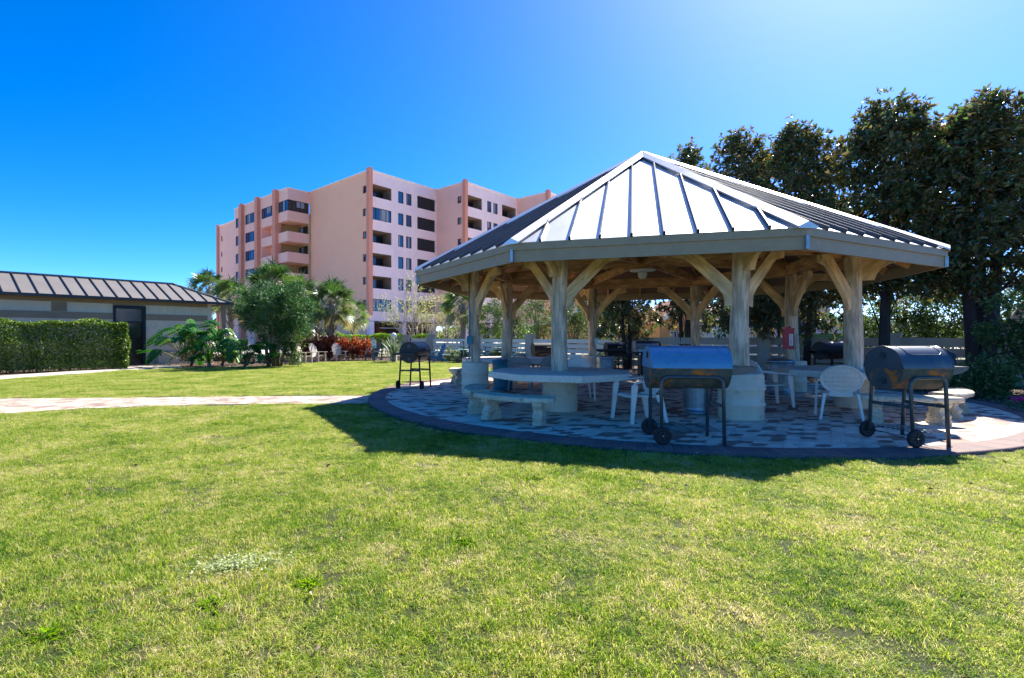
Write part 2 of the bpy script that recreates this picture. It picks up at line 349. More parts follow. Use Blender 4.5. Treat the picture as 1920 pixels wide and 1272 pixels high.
def limbs(mb,base,targets,r0,r1=.012,n=6,bend=.25,mat=0):
    b=Vector(base)
    for t in targets:
        t=Vector(t);L=(t-b).length;mid=b.lerp(t,.45)+Vector((random.uniform(-1,1),random.uniform(-1,1),random.uniform(0,.6)))*L*bend*.4
        mid.x=b.x+(mid.x-b.x)*.7;mid.y=b.y+(mid.y-b.y)*.7
        pts=[b.lerp(mid,k/3) for k in range(3)]+[mid.lerp(t,k/3) for k in range(4)]
        mb.tube(pts,[r0+(r1-r0)*i/6 for i in range(7)],n,mat)
# ------------------------------------------------------------------ setting
def sheet(name,poly,z,m,kind='structure',**k):
    me=bpy.data.meshes.new(name);me.from_pydata([(x,y,z) for x,y in poly],[],[tuple(range(len(poly)))])
    me.materials.append(m)
    if me.polygons[0].normal.z<0: me.flip_normals()
    o=bpy.data.objects.new(name,me);COL.objects.link(o);tag(o,kind=kind,**k);return o
sheet('ground',[(-900,-300),(900,-300),(900,1500),(-900,1500)],-.03,M['soil'])
sheet('parking_lot',[(-75,44),(60,44),(75,140),(-75,140)],-.02,M['lot'])
sheet('mulch_bed',[(-45,15),(-15,17.2),(-6,24),(1,19),(6,12),(6.8,6.4),(9,5.9),(30,5.2),(30,22),(2,38),(-45,38)],-.012,M['mulch'])
# lawn soil under the grass: mottled green and straw
m,nt,p,out=nm('lawn_soil');L=nt.links;co=coord(nt)
n1=N(nt,'ShaderNodeTexNoise',i_Scale=1.1,i_Detail=9,i_Roughness=.7);L.new(co,n1.inputs['Vector'])
r1=ramp(nt,[(.3,(.04,.065,.012)),(.5,(.10,.12,.025)),(.7,(.20,.16,.07))]);L.new(n1.outputs[0],r1.inputs[0])
n2=N(nt,'ShaderNodeTexNoise',i_Scale=70,i_Detail=8,i_Roughness=.75);L.new(co,n2.inputs['Vector'])
r2=ramp(nt,[(.35,(.18,.2,.14)),(.52,(.85,.85,.75)),(.68,(1.7,1.6,1.4))]);L.new(n2.outputs[0],r2.inputs[0])
mx=N(nt,'ShaderNodeMix',data_type='RGBA',blend_type='MULTIPLY');mx.inputs[0].default_value=1;L.new(r1.outputs[0],mx.inputs[6]);L.new(r2.outputs[0],mx.inputs[7]);L.new(mx.outputs[2],p.inputs['Base Color'])
p.inputs['Roughness'].default_value=.95
bp=N(nt,'ShaderNodeBump',i_Strength=1,i_Distance=.04);L.new(n2.outputs[0],bp.inputs['Height']);L.new(bp.outputs[0],p.inputs['Normal'])
M['lawn']=m
LAWN=[(-45,-6),(22,-6),(22,5.0),(9,5.95),(6.9,6.55),(4.5,13),(2.4,20),(.8,24.5),(-1,29.8),(-4,30.4),(-6.2,30.6),(-8.2,29.0),(-9.2,26.4),(-10.6,25.0),(-13.0,23.9),(-14.5,22.1),(-15.6,17.5),(-30,15.9),(-45,14)]
sheet('lawn',LAWN,0.0,M['lawn'])
PATH=[(-45,13.2),(-20,11.9),(-10.7,12.17),(-3.07,12.75),(-1.6,12.9),(-1.6,11.2),(-3.2,11.25),(-5.4,11.15),(-7.8,10.45),(-8.9,9.6),(-13,6.5),(-45,-4)]
sheet('paver_path',PATH,.006,M['pathp'])
WALK=[(-45,14),(-30,15.9),(-15.6,17.5),(-14.5,22.1),(-13.0,23.9),(-14.2,25.9),(-16.3,25.3),(-15.9,23.4),(-17.2,19.0),(-30,17.5),(-45,15.8)]
sheet('concrete_walk',WALK,.010,M['concrete'])
PC=(4.5,13.05);PR=6.85
mb=MB();n=160
top=[(PC[0]+(PR-.38)*math.cos(2*PI*k/n),PC[1]+(PR-.38)*math.sin(2*PI*k/n),.04) for k in range(n)]
mb.add(top,[tuple(range(n))],0)
mb.build('patio',[M['paver']])['kind']='structure'
mb=MB();vs=[];fs=[];uv=[]
for k in range(n):
    a=2*PI*k/n;c,s_=math.cos(a),math.sin(a)
    for r,z in ((PR-.38,.0),(PR-.38,.046),(PR,.046),(PR+.012,.036),(PR+.015,-.02)): vs.append((PC[0]+r*c,PC[1]+r*s_,z))
for k in range(n):
    k2=(k+1)%n;u0,u1=2*PI*PR*k/n,2*PI*PR*(k+1)/n
    for j,(v0,v1) in enumerate(((-.1,0),(0,.38),(.38,.4),(.4,.47))):
        fs.append((k*5+j,k2*5+j,k2*5+j+1,k*5+j+1)[::-1]);uv.append([(u0,v0),(u1,v0),(u1,v1),(u0,v1)][::-1])
mb.add(vs,fs,0,uv=uv);mb.build('patio_border',[M['border']])['kind']='structure'
# ------------------------------------------------------------------ grass (one uncountable mass)
def inpoly(x,y,poly):
    c=np.zeros(len(x),bool);j=len(poly)-1
    for i in range(len(poly)):
        xi,yi=poly[i];xj,yj=poly[j]
        c^=((yi>y)!=(yj>y))&(x<(xj-xi)*(y-yi)/((yj-yi) or 1e-9)+xi);j=i
    return c
def bladeset(n,size,h,w,lean,seed,flat=0):
    g=np.random.default_rng(seed)
    # tufts
    nt_=max(6,n//14);tc=g.random((nt_,2))*size-size/2
    i=g.integers(0,nt_,n);P=tc[i]+g.normal(size=(n,2))*.022
    tr_=g.random(nt_);hh=h*(.35+.95*g.random(n)**1.3)*(.45+1.0*tr_[i])
    dc=g.random((7,2))*size-size/2;dr=g.uniform(.02,.055,7)
    for q_,r_ in zip(dc,dr): hh*=np.where(np.hypot(*(P-q_).T)<r_,.3,1)
    tn_=np.clip(g.random(n)*.55+g.random(nt_)[i]**1.5*.62,0,1)
    az=g.random(n)*2*PI;ln=lean*(.2+1.1*g.random(n))+flat
    d=np.stack([np.cos(az),np.sin(az)],1)
    az2=g.random(n)*2*PI;ww=w*(.6+.7*g.random(n))
    s=np.stack([np.cos(az2),np.sin(az2),np.zeros(n)],1)*ww[:,None]*.5
    z0=np.zeros(n)
    B=np.stack([P[:,0],P[:,1],z0-.004],1)
    Md=np.stack([P[:,0]+d[:,0]*hh*ln*.35,P[:,1]+d[:,1]*hh*ln*.35,hh*.6],1)
    Tp=np.stack([P[:,0]+d[:,0]*hh*ln,P[:,1]+d[:,1]*hh*ln,hh*(1-.25*np.minimum(ln,2.2))],1)
    V=np.stack([B-s,B+s,Md+s*.8,Md-s*.8,Tp],1).reshape(-1,3)
    return V,n,np.repeat(tn_,5)
Vs=[];Qs=[];Ts=[];Tn=[];Var=[];off=0
NV=6
for k in range(NV):
    V1,n_,T1=bladeset(3300,.56,[.028,.034,.025,.036,.030,.032][k],.0034,[1.0,1.4,1.8,1.2,1.5,1.3][k],50+k)
    b=off+np.arange(n_)[:,None]*5
    Vs.append(V1);Qs.append(b+np.array([0,1,2,3]));Ts.append(b+np.array([3,2,4]));Tn.append(T1);Var.append(np.full(len(V1),k));off+=len(V1)
# scatter points
px_=[];st=.36
xs=np.arange(-30,21.5,st);ys=np.arange(.2,31,st)
X,Y=np.meshgrid(xs,ys);X=X.ravel();Y=Y.ravel()
X=X+rng.uniform(-.13,.13,len(X));Y=Y+rng.uniform(-.13,.13,len(Y))
pxs=X0+F*X/Y
keep=(pxs>-900)&(pxs<3300)&inpoly(X,Y,LAWN)&~inpoly(X,Y,[(a,b) for a,b in PATH])&(np.hypot(X-PC[0],Y-PC[1])>PR+.20)
# keep the tufts off the path edge
for dx,dy in ((.17,0),(-.17,0),(0,.17),(0,-.17)):
    keep&=~inpoly(X+dx,Y+dy,PATH)
X=X[keep];Y=Y[keep]
NPT=len(X);print('grass tufts',NPT)
allV=np.concatenate(Vs+[np.stack([X,Y,np.zeros(NPT)],1)])
Q=np.concatenate(Qs);T3=np.concatenate(Ts)
me=bpy.data.meshes.new('grass');me.vertices.add(len(allV));me.vertices.foreach_set('co',allV.astype(np.float32).ravel())
nq,nt3=len(Q),len(T3)
me.loops.add(nq*4+nt3*3);me.loops.foreach_set('vertex_index',np.concatenate([Q.ravel(),T3.ravel()]).astype(np.int32))
me.polygons.add(nq+nt3);me.polygons.foreach_set('loop_start',np.concatenate([np.arange(nq)*4,nq*4+np.arange(nt3)*3]).astype(np.int32))
def att(nme,ty,val):
    a=me.attributes.new(nme,ty,'POINT');a.data.foreach_set('value',val)
nb=off
att('tint','FLOAT',np.concatenate(Tn+[np.zeros(NPT)]).astype(np.float32))
att('variant','INT',np.concatenate(Var+[np.full(NPT,-1)]).astype(np.int32))
att('isp','BOOLEAN',np.concatenate([np.zeros(nb,bool),np.ones(NPT,bool)]))
att('rot','FLOAT',np.concatenate([np.zeros(nb),rng.random(NPT)*2*PI]).astype(np.float32))
pn=np.sin(X*1.9+1.3*np.sin(Y*1.1))*np.cos(Y*2.3+1.7*np.sin(X*.9))+.6*np.sin(X*5.1+Y*3.7)*np.cos(Y*4.3-X*2.2)
tall=.78+.13*pn+.25*rng.random(NPT)+.5*(rng.random(NPT)<.04)*rng.random(NPT)
tall=np.clip(tall,.62,1.5)
att('scl','FLOAT',np.concatenate([np.zeros(nb),tall]).astype(np.float32))
att('pick','INT',np.concatenate([np.zeros(nb),rng.integers(0,NV,NPT)]).astype(np.int32))
me.update(calc_edges=True)
m,nt,p,out=nm('grass_blade');L=nt.links
at=N(nt,'ShaderNodeAttribute',attribute_name='tint');ge=N(nt,'ShaderNodeNewGeometry')
w1=N(nt,'ShaderNodeTexNoise',i_Scale=1.15,i_Detail=7,i_Roughness=.68);L.new(ge.outputs['Position'],w1.inputs['Vector'])
w2=N(nt,'ShaderNodeTexNoise',i_Scale=9.5,i_Detail=6,i_Roughness=.6);L.new(ge.outputs['Position'],w2.inputs['Vector'])
a1=N(nt,'ShaderNodeMath',operation='MULTIPLY_ADD');L.new(at.outputs['Fac'],a1.inputs[0]);a1.inputs[1].default_value=.62;L.new(w1.outputs[0],a1.inputs[2])
a2=N(nt,'ShaderNodeMath',operation='MULTIPLY_ADD');L.new(w2.outputs[0],a2.inputs[0]);a2.inputs[1].default_value=.5;L.new(a1.outputs[0],a2.inputs[2])
r=ramp(nt,[(.55,(.06,.15,.012)),(.78,(.13,.23,.018)),(.95,(.24,.30,.03)),(1.08,(.40,.36,.13))]);L.new(a2.outputs[0],r.inputs[0])
mrg=N(nt,'ShaderNodeMapRange');mrg.inputs[1].default_value=.68;mrg.inputs[2].default_value=1.45;L.new(a2.outputs[0],mrg.inputs[0])
r=ramp(nt,[(0,(.028,.09,.007)),(.25,(.105,.21,.010)),(.47,(.27,.36,.020)),(.66,(.44,.45,.07)),(.84,(.56,.46,.21)),(1,(.64,.53,.35))]);L.new(mrg.outputs[0],r.inputs[0])
L.new(r.outputs[0],p.inputs['Base Color']);p.inputs['Roughness'].default_value=.5;p.inputs['Specular IOR Level'].default_value=.35
t=N(nt,'ShaderNodeBsdfTranslucent');ms=N(nt,'ShaderNodeMixShader');ms.inputs[0].default_value=.45
hs=N(nt,'ShaderNodeHueSaturation');hs.inputs['Value'].default_value=1.7;L.new(r.outputs[0],hs.inputs['Color']);L.new(hs.outputs[0],t.inputs[0])
L.new(p.outputs[0],ms.inputs[1]);L.new(t.outputs[0],ms.inputs[2]);L.new(ms.outputs[0],out.inputs[0]);M['grass']=m
me.materials.append(m)
go=bpy.data.objects.new('grass',me);COL.objects.link(go);tag(go,'short sunlit green and straw lawn grass blades','grass',kind='stuff')
ng=bpy.data.node_groups.new('grass_scatter','GeometryNodeTree')
ng.interface.new_socket('Geometry',in_out='INPUT',socket_type='NodeSocketGeometry');ng.interface.new_socket('Geometry',in_out='OUTPUT',socket_type='NodeSocketGeometry')
gi=ng.nodes.new('NodeGroupInput');gu=ng.nodes.new('NodeGroupOutput')
def na(name,ty):
    n=ng.nodes.new('GeometryNodeInputNamedAttribute');n.data_type=ty;n.inputs['Name'].default_value=name;return n.outputs[0]
sg=ng.nodes.new('GeometryNodeSeparateGeometry');sg.domain='POINT';ng.links.new(gi.outputs[0],sg.inputs[0]);ng.links.new(na('isp','BOOLEAN'),sg.inputs['Selection'])
mp=ng.nodes.new('GeometryNodeMeshToPoints');ng.links.new(sg.outputs[0],mp.inputs[0])
si=ng.nodes.new('GeometryNodeSplitToInstances');si.domain='POINT';ng.links.new(sg.outputs[1],si.inputs[0]);ng.links.new(na('variant','INT'),si.inputs['Group ID'])
ip=ng.nodes.new('GeometryNodeInstanceOnPoints');ng.links.new(mp.outputs[0],ip.inputs['Points']);ng.links.new(si.outputs[0],ip.inputs['Instance'])
ip.inputs['Pick Instance'].default_value=True;ng.links.new(na('pick','INT'),ip.inputs['Instance Index'])
cx=ng.nodes.new('ShaderNodeCombineXYZ');ng.links.new(na('rot','FLOAT'),cx.inputs[2])
er=ng.nodes.new('FunctionNodeEulerToRotation');ng.links.new(cx.outputs[0],er.inputs[0]);ng.links.new(er.outputs[0],ip.inputs['Rotation'])
cs=ng.nodes.new('ShaderNodeCombineXYZ')
cs.inputs[0].default_value=1;cs.inputs[1].default_value=1;ng.links.new(na('scl','FLOAT'),cs.inputs[2])
ng.links.new(cs.outputs[0],ip.inputs['Scale']);ng.links.new(ip.outputs[0],gu.inputs[0])
md=go.modifiers.new('scatter','NODES');md.node_group=ng
# taller weed tufts standing in the lawn are part of the same mass: none needed
# ------------------------------------------------------------------ gazebo
GC=(4.4066,13.2111);TH=-2.2703;RE=5.6837;HR=3.03;HF=2.71;HA=6.0;HB=2.98
gz=thing('gazebo','large octagonal open pavilion with log posts and silver standing seam roof','gazebo',(GC[0],GC[1],.04))
def ga(k,r,z): a=TH+k*PI/4; return Vector((r*math.cos(a),r*math.sin(a),z-.04))
pxp=[1050,1388.6,1600,1485,1303,1110,951,891];RP=4.19
PB=[]
for k in range(8):
    q=ga(k,RP,0);Yw=GC[1]+q.y;PB.append(Vector(((pxp[k]-X0)/F*Yw-GC[0],q.y,0)))
def PBW(k): return (PB[k].x+GC[0],PB[k].y+GC[1])
PRAD=[.15,.155,.165,.155,.14,.125,.16,.12]
PNM=['thick pale log post','thick weathered log post with peeling grey surface','leaning pale log post','log post with the red box on it','brown log post at the back','slim log post with a conduit at the back','brown log post at the back left','slim grey log post with a conduit on the left']
for k in range(8):
    b=PB[k];mb=MB();n=14;ph=[random.random()*6 for _ in range(4)]
    pts=[];rr=[]
    for i in range(15):
        z=.0+3.2*i/14
        pts.append((b.x+.02*math.sin(z*1.7+ph[0]),b.y+.02*math.sin(z*1.3+ph[1]),z));rr.append(PRAD[k]*(1.06-.05*z+.03*math.sin(z*4+ph[2])))
    mb.tube(pts,rr,n)
    P=mb.build('post',[M['wood_gy']],gz);P['label']=PNM[k]
# ring beams
for k in range(8):
    k2=(k+1)%8;a,b=PB[k].copy(),PB[k2].copy();d=(b-a).normalized();nn=Vector((d.y,-d.x,0))
    mb=MB()
    for s_ in (-.155,.155):
        mb.beam(a+nn*s_-d*.1+Vector((0,0,HB+.14)),b+nn*s_+d*.1+Vector((0,0,HB+.14)),.055,.28)
    mb.build('ring_beam',[M['wood']],gz)
BR=[(.99,0),(.99,-.15),(.86,-.17),(.76,-.20),(.69,-.26),(.22,-.75),(.155,-.84),(.13,-.93),(.13,-1.05),(0,-1.05),(0,-.66),(.68,0)]
for k in range(8):
    for k2 in ((k+1)%8,(k-1)%8):
        d=(PB[k2]-PB[k]);d.z=0;d.normalize();mb=MB()
        r=PRAD[k]*.8
        mb.prism([(x+r,y) for x,y in BR],PB[k]+Vector((0,0,HB)),d,(0,0,1),.10)
        mb.build('knee_brace',[M['wood_lt']],gz)
# radial outriggers
OUT=[(0,.06),(0,-.46),(.20,-.46),(.24,-.34),(.31,-.24),(.44,-.16),(.62,-.12),(.95,-.12),(1.12,-.15),(1.20,-.19),(1.27,-.16),(1.27,.06)]
for k in range(8):
    d=ga(k,1,0).normalized();mb=MB();mb.prism([(x+PRAD[k]*.8,y) for x,y in OUT],PB[k]+Vector((0,0,HB+.0)),Vector((d.x,d.y,0)).normalized(),(0,0,1),.09)
    mb.build('outrigger',[M['wood_lt']],gz)
for k in range(8):
    mb=MB();a=PB[k]+Vector((0,0,3.22));d=Vector((-a.x,-a.y,0)).normalized()
    mb.beam(a,Vector((0,0,3.32))-d*.12,.07,.22);mb.build('tie_beam',[M['wood']],gz)
for k in range(8):
    mb=MB();e=ga(k,RE-.12,HR-.14);t=Vector((0,0,HA-.22-.04));mb.beam(e,e.lerp(t,.97),.06,.18);mb.build('hip_rafter',[M['wood']],gz)
    e2=ga(k+1,RE-.12,HR-.14)
    for f in (.25,.5,.75):
        b=e.lerp(e2,f);M0=e.lerp(e2,.5);frac=1-abs(f-.5)*2
        tgt=b+(t-M0)*max(.12,frac-.03)
        mb=MB();mb.beam(b,tgt,.045,.15);mb.build('common_rafter',[M['wood']],gz)
mb=MB();mb.lathe([(.0,3.1),(.16,3.1),(.17,3.14),(.17,3.5),(.1,3.55),(.1,5.6),(0,5.6)],8);mb.build('king_post',[M['wood']],gz)
# roof faces
A=Vector((0,0,HA-.04))
for k in range(8):
    a=ga(k,RE,HR);b=ga(k+1,RE,HR);Mm=a.lerp(b,.5);up=(A-Mm);nrm=(b-a).cross(up).normalized()
    if nrm.z<0:nrm=-nrm
    mb=MB();th=nrm*.012
    vs=[a,b,A,a-th,b-th,A-th];mb.add(vs,[(0,1,2),(5,4,3),(3,4,1,0)],0)
    w=(b-a).length;e=(b-a).normalized();ns=9
    for i in range(1,ns):
        s_=-w/2+w*i/ns;fr=1-abs(s_)/(w/2)
        p0=Mm+e*s_+nrm*.028-up.normalized()*.015;p1=Mm+e*s_+up*(fr-.012)+nrm*.028
        mb.beam(p0,p1,.026,.07,up=nrm,mat=1)
        mb.beam(p0+up.normalized()*.0,p0+up.normalized()*.03,.04,.06,up=nrm,mat=1)
    mb.build('roof_panel',[M['roof'],M['rib']],gz)
    mb=MB();z=Vector((0,0,-.05));a2=ga(k,RE-.06,HR);b2=ga(k+1,RE-.06,HR);A2=A+z*1.2
    mb.add([a2+z,b2+z,A2,a2+z*1.7,b2+z*1.7,A2+z*.7],[(0,1,2),(5,4,3)],0);
    # boards as grooves
    mb.build('roof_deck',[M['wood_dk']],gz)
    # hip cap
    o=ga(k,RE,0);h=ga(k,RE+.03,HR+.03);T=Vector((0,0,HA));dv=(T-h).normalized();sd=dv.cross(Vector((0,0,1))).normalized()
    a_=TH+k*PI/4
    cw=.15;drop=.055
    mb=MB();vs=[]
    for pt in (h,T+Vector((0,0,.035))):
        vs+= [pt-sd*cw-Vector((0,0,drop-.03)),pt+Vector((0,0,.05)),pt+sd*cw-Vector((0,0,drop-.03)),pt-sd*cw-Vector((0,0,drop)),pt+sd*cw-Vector((0,0,drop))]
    mb.add(vs,[(0,5,6,1),(1,6,7,2),(0,3,8,5),(4,2,7,9),(0,1,2,4,3),(5,8,9,7,6)],0)
    mb.build('hip_cap',[M['roof']],gz)
    # fascia: upper drip board and lower board
    def board(r,z0,z1,t,nme,mt):
        mb=MB();vs=[]
        for kk in (k,k+1):
            for rr,zz in ((r,z0),(r,z1),(r-t,z1),(r-t,z0)): vs.append(ga(kk,rr,zz))
        mb.add(vs,[(0,4,5,1),(1,5,6,2),(2,6,7,3),(3,7,4,0)],0)
        return mb.build(nme,[mt],gz)
    board(RE+.0,HR-.125,HR-.012,.05,'drip_board',M['fascia'])
    board(RE-.035,HF,HR-.122,.05,'fascia_board',M['fascia'])
    mb=MB();q=ga(k,RE-.01,0)
    mb.beam(ga(k,RE-.012,HF+.005),ga(k,RE-.012,HR-.12),.05,.05,up=(math.cos(a_),math.sin(a_),0));mb.build('corner_flashing',[M['galv']],gz)
mb=MB();mb.lathe([(.0,.0),(.14,.0),(.11,.05),(.0,.09)],8,(0,0,HA-.02));mb.build('roof_finial_cap',[M['roof']],gz)
# conduits
mb=MB()
b=PB[7];mb.tube([(b.x-.15,b.y-.06,2.95),(b.x-.15,b.y-.06,.85)],.018,6);mb.tube([(b.x-.13,b.y-.12,2.0),(b.x-.13,b.y-.12,.9),(b.x-.2,b.y-.14,.82),(b.x-.28,b.y-.12,.95),(b.x-.29,b.y-.12,1.3)],.012,6)
mb.box(b.x-.14,b.y-.14,1.32,.13,.07,.2,mat=1);mb.build('conduit',[M['galv'],M['teal']],gz)
mb=MB();b=PB[5];mb.tube([(b.x+.1,b.y-.13,3.0),(b.x+.1,b.y-.13,1.35)],.02,6);mb.box(b.x+.1,b.y-.15,1.25,.12,.08,.22);mb.build('conduit',[M['galv']],gz)
# lamp under hub
lt=thing('ceiling_lamp','round white fixture hanging under the centre of the pavilion roof','ceiling lamp',(GC[0],GC[1],3.1),0)
mb=MB();mb.lathe([(0,.03),(.31,.03),(.31,.0),(.1,-.02),(0,-.02)],24);mb.build('mounting_plate',[M['white']],lt)
mb=MB();mb.lathe([(0,-.02),(.10,-.03),(.115,-.08),(.10,-.16),(.05,-.2),(0,-.2)],18);mb.build('lamp_globe',[M['white']],lt)
# footings: concrete drums at odd posts
def drum_mb(r=.35,h=.78):
    pr=[(0,0),(r*.97,0),(r,.015)]
    for z in (.26,.52):
        pr+= [(r,z-.035),(r+.022,z-.012),(r+.022,z+.012),(r,z+.035)]
    pr+= [(r,h-.03),(r-.012,h-.006),(r-.04,h),(0,h)]
    return MB().lathe(pr,36)
for k,nmx in ((1,'beige concrete drum around the front post right of the blue lidded grill'),(3,'beige concrete drum under the post with the red box'),(5,'beige concrete drum at the back post left of the gas grill'),(7,'beige concrete drum at the left post behind the curved benches')):
    x,y=PBW(k);o=drum_mb(.36 if k==1 else .33).build('concrete_drum',[M['stucco']],None,(x,y,.042),random.random());tag(o,nmx,'post base','concrete drums round the posts')
def oct_table(k,label):
    x,y=PBW(k);t=thing('octagonal_table',label,'table',(x,y,.042),TH+.0,'octagonal concrete tables round the posts')
    r=1.37;mb=MB();m8=[(r*math.cos(PI/4*i),r*math.sin(PI/4*i)) for i in range(8)]
    vs=[(a,b,.640) for a,b in m8]+[(a,b,.742) for a,b in m8]+[(a*.992,b*.992,.752) for a,b in m8]+[(a*.985,b*.985,.628) for a,b in m8]
    fs=[(16,17,18,19,20,21,22,23),tuple(range(31,23,-1))]
    for i in range(8):
        j=(i+1)%8;fs+= [(i,j,8+j,8+i),(8+i,8+j,16+j,16+i),(24+i,24+j,j,i)]
    mb.add(vs,fs);mb.build('tabletop',[M['table']],t)
    o=MB().lathe([(0,0),(.325,0),(.33,.02),(.33,.33),(.338,.34),(.338,.36),(.33,.37),(.33,.626),(0,.626)],32);o.build('pedestal',[M['stucco']],t)
    return t
oct_table(0,'octagonal concrete table round the front left post, nearest the camera')
oct_table(2,'octagonal concrete table on the right, behind the white oval back chair')
oct_table(4,'octagonal concrete table at the back, hidden behind the blue lidded grill')
oct_table(6,'octagonal concrete table at the back left with grey chairs pushed in')
# red box
x,y=PBW(3);rb=thing('fire_extinguisher_box','red box lettered FIRE hanging on a log post','fire box',(x-.20,y-.17,1.12),R(-22))
mb=MB();mb.box(0,0,.26,.23,.2,.5);mb.box(0,0,.52,.25,.22,.035);mb.beam((-.05,0,.54),(.05,0,.57),.05,.05);mb.build('case',[M['red']],rb)
mb=MB();mb.box(.045,-.103,.24,.085,.006,.30);mb.build('label_plate',[M['white']],rb)
def text(body,size,loc,rot,m,parent,name,th=.002,align='CENTER',sy=None,lsp=1.0):
    c=bpy.data.curves.new(name,'FONT');c.body=body;c.size=size;c.extrude=th;c.align_x=align;c.align_y='CENTER';c.space_line=lsp
    o=bpy.data.objects.new(name+'_tmp',c);COL.objects.link(o)
    dg=bpy.context.evaluated_depsgraph_get();me=bpy.data.meshes.new_from_object(o.evaluated_get(dg));me.name=name
    COL.objects.unlink(o);bpy.data.objects.remove(o)
    q=bpy.data.objects.new(name,me);me.materials.clear();me.materials.append(m);COL.objects.link(q);q.location=loc;q.rotation_euler=rot;q.parent=parent;return q
for i,ch in enumerate('FIRE'):
    pass
text('F\nI\nR\nE',.075,(.045,-.108,.24),(PI/2,0,0),M['red'],rb,'lettering',lsp=.85)
# ------------------------------------------------------------------ curved benches
def make_bench(name,label,loc,rz,sp=.46,sweep=.62,rc=1.72):
    t=thing(name,label,'bench',loc,rz,'curved concrete benches')
    # local: arc centred on the origin at (0,rc), bench bulges toward -y
    n=18;prof=[(-.20,.355),(-.21,.375),(-.21,.41),(-.195,.43),(-.18,.437),(.18,.437),(.195,.43),(.21,.41),(.21,.375),(.20,.355)]
    vs=[];m_=len(prof)
    for i in range(n+1):
        a=-sweep/2*1.25+sweep*1.25*i/n
        e=1-.06*(abs(i-n/2)/(n/2))**8
        for (q,z) in prof:
            rr=rc-q*e; vs.append((rr*math.sin(a),rc-rr*math.cos(a),z))
    fs=[]
    for i in range(n):
        for j in range(m_):
            j2=(j+1)%m_;fs.append((i*m_+j,i*m_+j2,(i+1)*m_+j2,(i+1)*m_+j))
    fs+= [tuple(range(m_))[::-1],tuple(n*m_+j for j in range(m_))]
    mb=MB();mb.add(vs,fs,0,False)
    mb.build('seat',[M['bench']],t)
    P=[(-.165,0),(-.165,.05),(-.13,.075),(-.15,.11),(-.155,.14),(-.12,.17),(-.095,.21),(-.11,.25),(-.15,.285),(-.17,.315),(-.165,.355)]
    poly=P+[(-x,z) for x,z in P[::-1]]
    for s_ in (-1,1):
        a=s_*sweep/2*.82;d=Vector((math.sin(a),-math.cos(a),0));o=Vector((0,rc,0))+d*rc
        mb=MB();mb.prism(poly,o,d,(0,0,1),.15)
        tdir=Vector((-d.y,d.x,0))
        for sg in (-1,1):
            for zz,q in ((.28,-.07),(.28,.07),(.13,-.06),(.13,.06)):   # carved scrolls
                c=o+d*q+tdir*(sg*.075)+Vector((0,0,zz));pts=[]
                for j in range(12):
                    tt=j*.55;rr=.045*(1-j/14);pts.append(c+d*(rr*math.cos(tt)*(1 if q>0 else -1))+Vector((0,0,rr*math.sin(tt))))
                mb.tube(pts,.011,5)
        mb.box(o.x,o.y,.02,.19,.19,.04,math.atan2(d.y,d.x))
        mb.build('leg',[M['bench']],t)
    return t
def bench_at(label,cx,cy,tx,ty,sweep=.62,first=None):
    # centre of seat (cx,cy), facing table centre (tx,ty)
    a=math.atan2(ty-cy,tx-cx)-PI/2
    return make_bench('curved_bench',label,(cx,cy,.042),a,sweep=sweep)
T1=PBW(0);T3=PBW(2);T7=PBW(6)
bench_at('curved concrete bench in front of the nearest octagonal table',.74,8.62,*T1,sweep=.66)
bench_at('curved concrete bench left of the nearest octagonal table, behind the front bench',.12,10.05,*T1,sweep=.62)
bench_at('sunlit curved concrete bench behind the legs of the rusty end grill',7.17,8.52,*T3,sweep=.62)
bench_at('sunlit curved concrete bench at the right rim of the patio',8.75,9.35,*T3,sweep=.66)
bench_at('curved concrete bench at the back left, end on beside the small black grill',-.35,15.7,*T7,sweep=.62)
# ------------------------------------------------------------------ barrel grills
def vent(mb,c,ax,ay,n,mat_d,mat_l,r=.055):
    c=Vector(c);ax=Vector(ax);ay=Vector(ay);n=Vector(n)
    def disc(rad,off,mt,k=20):
        vs=[c+ax*rad*math.cos(2*PI*i/k)+ay*rad*math.sin(2*PI*i/k)+n*off for i in range(k)]+[c+ax*rad*math.cos(2*PI*i/k)+ay*rad*math.sin(2*PI*i/k) for i in range(k)]
        mb.add(vs,[tuple(range(k))]+[(i,k+i,k+(i+1)%k,(i+1)%k) for i in range(k)],mt)
    disc(r,.006,mat_l);disc(r*.86,.008,mat_d)
    for i in range(4):
        t=PI/4+i*PI/2;d=ax*math.cos(t)+ay*math.sin(t);q=-ax*math.sin(t)+ay*math.cos(t)
        mb.add([c+d*r*.1+n*.011-q*r*.06,c+d*r*.8+n*.011-q*r*.30,c+d*r*.8+n*.011+q*r*.30,c+d*r*.1+n*.011+q*r*.06],[(0,1,2,3)],mat_l)
    disc(r*.18,.014,mat_l,10)
